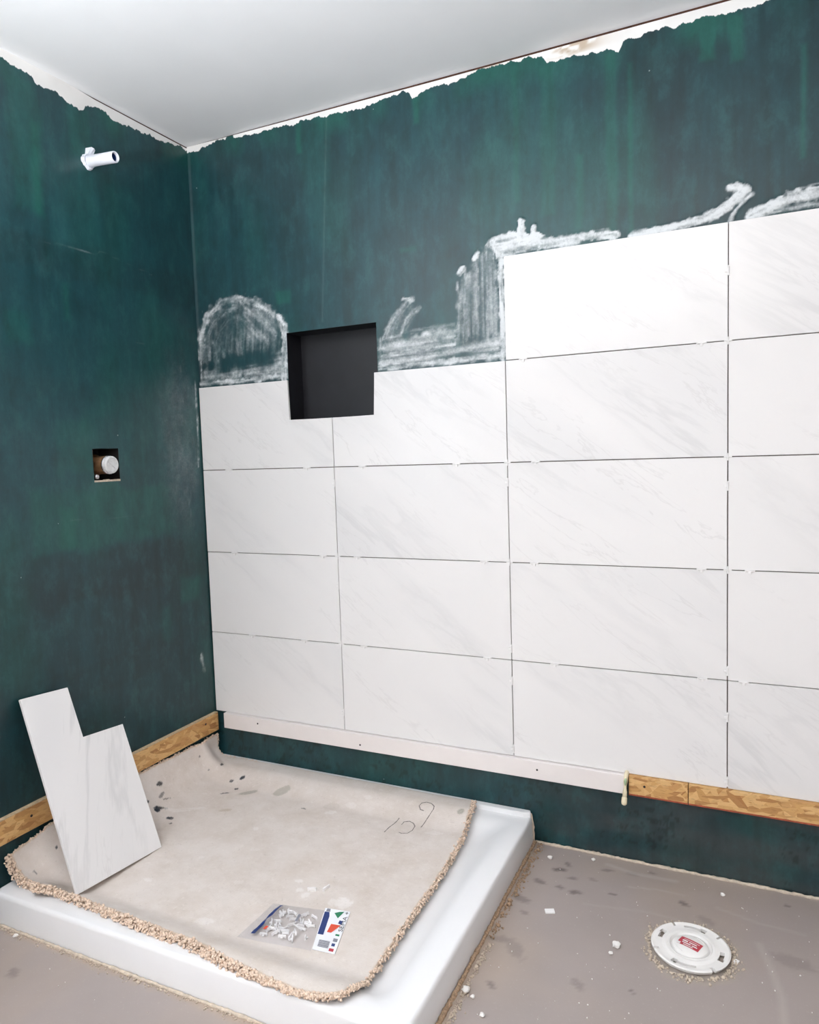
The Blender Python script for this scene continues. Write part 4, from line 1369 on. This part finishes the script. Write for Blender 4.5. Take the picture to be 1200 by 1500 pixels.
card = card_slab(); tag(card, 'white printed label card with barcode')
LZ = 0.0032
card_poly('blue_band', [(0.03, 0.34), (0.27, 0.34), (0.27, 0.80), (0.22, 0.90), (0.03, 0.90)], M['blue_print'], card, LZ)
card_poly('grey_emblem', [(0.07, 0.91), (0.24, 0.91), (0.22, 0.99), (0.09, 0.99)], M['grey_print'], card, LZ)
card_poly('green_arrow', [(0.42, 0.90), (0.62, 0.78), (0.78, 0.97), (0.60, 0.95)], M['green_print'], card, LZ)
card_poly('red_arrow', [(0.38, 0.42), (0.56, 0.42), (0.84, 0.62), (0.44, 0.62)], M['orange_print'], card, LZ)
card_poly('blue_mark', [(0.70, 0.66), (0.84, 0.64), (0.86, 0.72), (0.72, 0.74)], M['blue_print'], card, LZ)
card_poly('green_mark', [(0.76, 0.37), (0.92, 0.37), (0.92, 0.41), (0.76, 0.41)], M['green_print'], card, LZ)
card_poly('blue_mark', [(0.74, 0.14), (0.88, 0.14), (0.88, 0.20), (0.74, 0.20)], M['blue_print'], card, LZ)
card_poly('red_mark', [(0.70, 0.03), (0.90, 0.03), (0.90, 0.09), (0.70, 0.09)], M['red_print'], card, LZ)
card_poly('pale_mark', [(0.74, 0.24), (0.92, 0.24), (0.92, 0.31), (0.74, 0.31)], M['grey_print'], card, LZ)
b = 0.075
for k in range(9):
    w = (0.012, 0.007, 0.016, 0.008, 0.012, 0.014, 0.007, 0.016, 0.010)[k]
    card_poly('barcode_bar', [(0.18, b), (0.64, b), (0.64, b + w), (0.18, b + w)], M['grey_print'], card, LZ)
    b += w + 0.006
# lettering up the card's right side
fc_ = bpy.data.curves.new('lettering', 'FONT'); fc_.body = 'SEMA +'; fc_.size = 1.0
fo = bpy.data.objects.new('lettering_curve', fc_); COL.objects.link(fo)
dg = bpy.context.evaluated_depsgraph_get(); fo_e = fo.evaluated_get(dg)
me = bpy.data.meshes.new_from_object(fo_e)
bpy.data.objects.remove(fo, do_unlink=True)
co = np.zeros(len(me.vertices) * 3); me.vertices.foreach_get('co', co); co = co.reshape(-1, 3)
wt = co[:, 0].max() - co[:, 0].min(); ht = co[:, 1].max() - co[:, 1].min()
new = [card_pt(0.98 - 0.17 * (y - co[:, 1].min()) / ht, 0.48 + 0.50 * (x - co[:, 0].min()) / wt, LZ) for x, y, _ in co]
me.vertices.foreach_set('co', np.array(new).ravel()); me.update()
me.materials.append(M['black_print'])
tag(link(bpy.data.objects.new('lettering', me), card), 'dark brand lettering')
# spacers inside the bag
for k in range(44):
    a = random.uniform(0.28, 0.88); b = random.uniform(0.14, 0.80)
    p = on_bag(a, b, 0)
    o = bpy.data.objects.new('tile_spacer', SPM)
    lo = surf_z(p[0] + 0.81, p[1] - 0.72) + 0.005; hi = max(lo, p[2] + 0.064 - 0.002)
    o.location = (p[0] + 0.81, p[1] - 0.72, random.uniform(lo, hi))
    o.rotation_euler = (math.pi / 2 + random.uniform(-.3, .3), random.uniform(-.3, .3), random.uniform(0, 6.28))
    o.scale = (0.75, 0.75, 0.75)
    link(o); tag(o, 'tiny white plastic spacer inside the clear bag', 'spacer', 'spacers inside the clear bag')
# loose ones beside the bag
for k, (x, y, r, lab) in enumerate([(0.826, -0.548, 1.3, 'white plastic spacer lying loose on the carpet just beyond the bag'),
                                    (0.792, -0.566, 0.4, 'white spacer lying on a mortar smear beyond the bag')]):
    o = bpy.data.objects.new('tile_spacer', SPM)
    o.location = (x, y, surf_z(x, y) + 0.0045); o.rotation_euler = (math.pi / 2, 0, r); o.scale = (0.9, 1.1, 1.0)
    link(o); tag(o, lab, 'spacer')

# ------------------------------------------------------------------ toilet flange
FX, FYY = 1.7235, -0.336
fl = empty('toilet_flange', (FX, FYY, 0.0)); tag(fl, 'round white plastic toilet flange with slots and a red label on the floor', 'flange')
radii = [0.050, 0.056, 0.062, 0.066, 0.069, 0.0765, 0.080, 0.0865, 0.0905]
hz_ = [0.014, 0.0145, 0.0135, 0.013, 0.013, 0.013, 0.0132, 0.0145, 0.0125]
NTH = 180


def ad(a, b):
    return abs((a - b + 180) % 360 - 180)


def is_hole(r, th):
    if 0.0655 < r < 0.0805:
        if ad(th, 162) < 13 and 0.066 < r < 0.0765 or ad(th, 153) < 5: return True
        if ad(th, -9) < 13 and 0.066 < r < 0.0765 or ad(th, -20) < 5: return True
        if ad(th, 85) < 22 and 0.069 < r < 0.0765 or ad(th, 70) < 7 and 0.066 < r < 0.080: return True
        if ad(th, -98) < 22 and 0.069 < r < 0.0765 or ad(th, -115) < 6 and 0.066 < r < 0.080: return True
    if r > 0.0765:
        for q in (122, 42, -51, -154):
            if ad(th, q) < 2.1: return True
    return False


vs_, fs_ = [], []
for i, (r, z) in enumerate(zip(radii, hz_)):
    for k in range(NTH):
        a = 2 * math.pi * k / NTH
        vs_.append((r * math.cos(a), r * math.sin(a), z))
for i in range(len(radii) - 1):
    for k in range(NTH):
        if is_hole((radii[i] + radii[i + 1]) / 2, (k + 0.5) * 360 / NTH): continue
        k2 = (k + 1) % NTH
        fs_.append((i * NTH + k, (i + 1) * NTH + k, (i + 1) * NTH + k2, i * NTH + k2))
ring = mesh_obj('ring', vs_, fs_, M['flange'], fl)
so = ring.modifiers.new('thickness', 'SOLIDIFY'); so.thickness = 0.009; so.offset = -1
bm = bmesh.new()
add_lathe(bm, (0, 0, 0), (0, 0, 1), [(0.0505, 0.002), (0.0505, 0.0125), (0.049, 0.0145), (0.0470, 0.0145), (0.0462, 0.006), (0.0425, 0.006), (0.0415, 0.0125), (0.0395, 0.0142), (0.030, 0.0165), (0.015, 0.0178), (0.0, 0.018)], 64)
kn = bm_obj('knockout_disc', bm, M['flange'], fl, smooth=True)
for k in range(2):                                                  # raised arcs on the disc
    bm = bmesh.new()
    a0 = math.radians(20 if k == 0 else 195)
    add_tube(bm, [(0.0335 * math.cos(a0 + t * 0.1), 0.0335 * math.sin(a0 + t * 0.1), 0.0160) for t in range(9)], 0.0011, 6)
    bm_obj('raised_arc', bm, M['flange'], kn)


def dome(x, y):
    r = math.hypot(x, y)
    return float(np.interp(r, [0, 0.015, 0.030, 0.039], [0.018, 0.0178, 0.0165, 0.014]))


ca, sa = math.cos(math.radians(-21)), math.sin(math.radians(-21))


def lab_strip(name, u0, u1, w0, w1_, mat, lift, parent, n=10):
    vs_, fs_ = [], []
    for k in range(n + 1):
        u = u0 + (u1 - u0) * k / n
        for w in np.linspace(w0, w1_, 4):
            x, y = u * ca - w * sa, u * sa + w * ca
            vs_.append((x - 0.0015, y - 0.001, dome(x, y) + lift))
    for k in range(n):
        for q_ in range(3):
            a = k * 4 + q_
            fs_.append((a, a + 4, a + 5, a + 1))
    return mesh_obj(name, vs_, fs_, mat, parent)


lb = lab_strip('red_label', -0.027, 0.026, -0.0135, 0.017, M['red_print'], 0.0005, fl)
tag(lb, 'red printed warning label')
for (u0, u1, w0, w1_) in [(-0.018, 0.020, 0.0095, 0.0112), (-0.019, -0.006, 0.0015, 0.006), (-0.003, 0.016, 0.002, 0.0055), (-0.017, 0.004, -0.005, -0.0015), (0.007, 0.020, -0.0055, -0.002), (-0.027, -0.019, -0.0135, -0.006), (-0.012, 0.012, -0.0110, -0.0085)]:
    lab_strip('print_block', u0, u1, w0, w1_, M['white_print'], 0.0009, lb, 5)

# ------------------------------------------------------------------ caulk, crumbs and chips
def bead(name, pts, r, mat, label, seed=0):
    r_ = random.Random(seed)
    P_ = []; L = []
    for k in range(len(pts) - 1):
        a, b = Vector(pts[k]), Vector(pts[k + 1])
        n = max(2, int((b - a).length / 0.008))
        for q_ in range(n): P_.append(a.lerp(b, q_ / n))
    P_.append(Vector(pts[-1]))
    P_ = [p + Vector((r_.uniform(-1, 1), r_.uniform(-1, 1), r_.uniform(-.4, .6))) * r * 0.25 for p in P_]
    bm = bmesh.new()
    add_tube(bm, P_, [r * r_.uniform(0.6, 1.25) for _ in P_], 8)
    o = bm_obj(name, bm, mat, smooth=True)
    return tag(o, label, 'caulk')


bead('caulk_bead', [(1.25, 0.004, 0.002), (2.5, 0.004, 0.002)], 0.0050, M['caulk'], 'lumpy cream caulk line where the green wall meets the grey floor', 1)
bead('caulk_bead', [(1.247, 0.0, 0.002), (1.247, -0.3, 0.001), (1.249, -0.6, 0.001), (1.248, -0.93, 0.001)], 0.0055, M['grit'], 'gritty brown glue line along the right side of the shower pan', 2)
bead('caulk_bead', [(0.01, -0.930, 0.001), (0.6, -0.932, 0.001), (1.24, -0.930, 0.001)], 0.0042, M['caulk'], 'crusty beige glue line along the front of the shower pan', 3)
bead('caulk_bead', [(1.244, 0.000, 0.006), (1.242, -0.001, 0.05), (1.236, -0.001, 0.092)], 0.004, M['caulk'], 'thin upright caulk line at the back corner of the shower pan', 4)

# grit beside the pan: uncountable
n = 300
yy = -rng.random(n) * 0.48; cx = 1.259 + np.abs(rng.normal(0, 0.009, n))
r_ = rng.uniform(0.0010, 0.0034, n); r_[:14] = rng.uniform(0.004, 0.0075, 14)
o = blobs('floor_grit', np.stack([cx, yy, r_ * 0.6], -1), r_, M['grit'])
tag(o, 'loose sandy grit along the far right edge of the shower pan', 'grit')
n = 420
xx = rng.random(n) * 1.22 + 0.02; cy = -0.933 - np.abs(rng.normal(0, 0.008, n)); r_ = rng.uniform(0.0010, 0.0030, n)
o = blobs('floor_grit', np.stack([xx, cy, r_ * 0.6], -1), r_, M['caulk'])
tag(o, 'pale crumbly grit along the front of the shower pan', 'grit')
n = 300
yy = -0.495 - rng.random(n) * 0.42; cx = 1.262 + np.abs(rng.normal(0, 0.007, n)); r_ = rng.uniform(0.0012, 0.0032, n); r_[:10] = rng.uniform(0.004, 0.006, 10)
o = blobs('plaster_crumbs', np.stack([cx, yy, r_ * 0.6], -1), r_, M['caulk'])
tag(o, 'pale plaster crumbs along the near right edge of the shower pan', 'crumbs')
# dried mortar around the flange
n = 420
th_ = rng.random(n) * 2 * np.pi; rr = 0.093 + np.abs(rng.normal(0, 0.010, n)); r_ = rng.uniform(0.0012, 0.004, n)
o = blobs('mortar_rubble', np.stack([FX + rr * np.cos(th_), FYY + rr * np.sin(th_), r_ * 0.5], -1), r_, M['caulk'])
tag(o, 'crumbly dried mortar ringing the white toilet flange', 'rubble')
# scattered white crumbs
n = 170
xx = np.concatenate([rng.uniform(1.28, 2.1, 130), rng.uniform(0.05, 1.2, 40)]); yy = np.concatenate([rng.uniform(-0.9, -0.01, 130), rng.uniform(-1.25, -0.99, 40)])
r_ = rng.uniform(0.0008, 0.0022, n)
ok = np.hypot(xx - FX, yy - FYY) > 0.14
o = blobs('white_crumbs', np.stack([xx, yy, r_ * 0.7], -1)[ok], r_[ok], M['crumb'])
tag(o, 'tiny white mortar crumbs scattered over the grey floor', 'crumbs')


def lump(name, x, y, r, label, mat='crumb', group=None):
    bm = bmesh.new()
    bmesh.ops.create_icosphere(bm, subdivisions=2, radius=r)
    for v in bm.verts:
        v.co *= 1 + random.uniform(-.22, .22); v.co.z *= 0.62
    zmin = min(v.co.z for v in bm.verts)
    for v in bm.verts: v.co.z -= zmin
    o = bm_obj(name, bm, M[mat], loc=(x, y, 0.0))
    o.rotation_euler = (0, 0, random.uniform(0, 6))
    return tag(o, label, 'crumb', group)


lump('mortar_lump', 1.557, -0.389, 0.010, 'white mortar lump on the floor left of the toilet flange')
lump('mortar_lump', 1.549, -0.420, 0.005, 'smaller white mortar lump in front of the lump left of the flange')
lump('mortar_lump', 1.270, -0.671, 0.009, 'larger white lump on the floor beside the gritty edge of the pan')
lump('mortar_lump', 1.290, -0.682, 0.005, 'small white lump just right of the larger one beside the pan')
lump('mortar_lump', 1.327, -0.725, 0.006, 'white crumb nearest the camera beside the shower pan')
lump('mortar_lump', 1.788, -0.072, 0.006, 'white round crumb on the floor behind the toilet flange near the wall')
lump('mortar_lump', 1.313, -0.071, 0.007, 'white lump on a dark stain near the back corner of the pan')
lump('mortar_lump', 1.434, -0.034, 0.006, 'white crumb against the wall below the cream capped pipe')
lump('mortar_lump', 0.120, -0.945, 0.006, 'white crumb on the floor at the front left of the pan')
bm = bmesh.new(); add_box(bm, -0.0125, 0.0125, -0.009, 0.009, 0, 0.004, 0.0008, 1)
o = bm_obj('plastic_chip', bm, M['spacer'], loc=(1.374, -0.318, 0)); o.rotation_euler = (0, 0, 0.43)
tag(o, 'small white rectangular plastic chip lying flat on the grey floor', 'chip')
bm = bmesh.new(); add_box(bm, -0.010, 0.010, -0.006, 0.006, 0, 0.003, 0.0006, 1)
o = bm_obj('plastic_chip', bm, M['spacer'], loc=(1.823, -0.338, 0.0)); o.rotation_euler = (0, 0, 1.2)
tag(o, 'white plastic sliver touching the right rim of the toilet flange', 'chip')
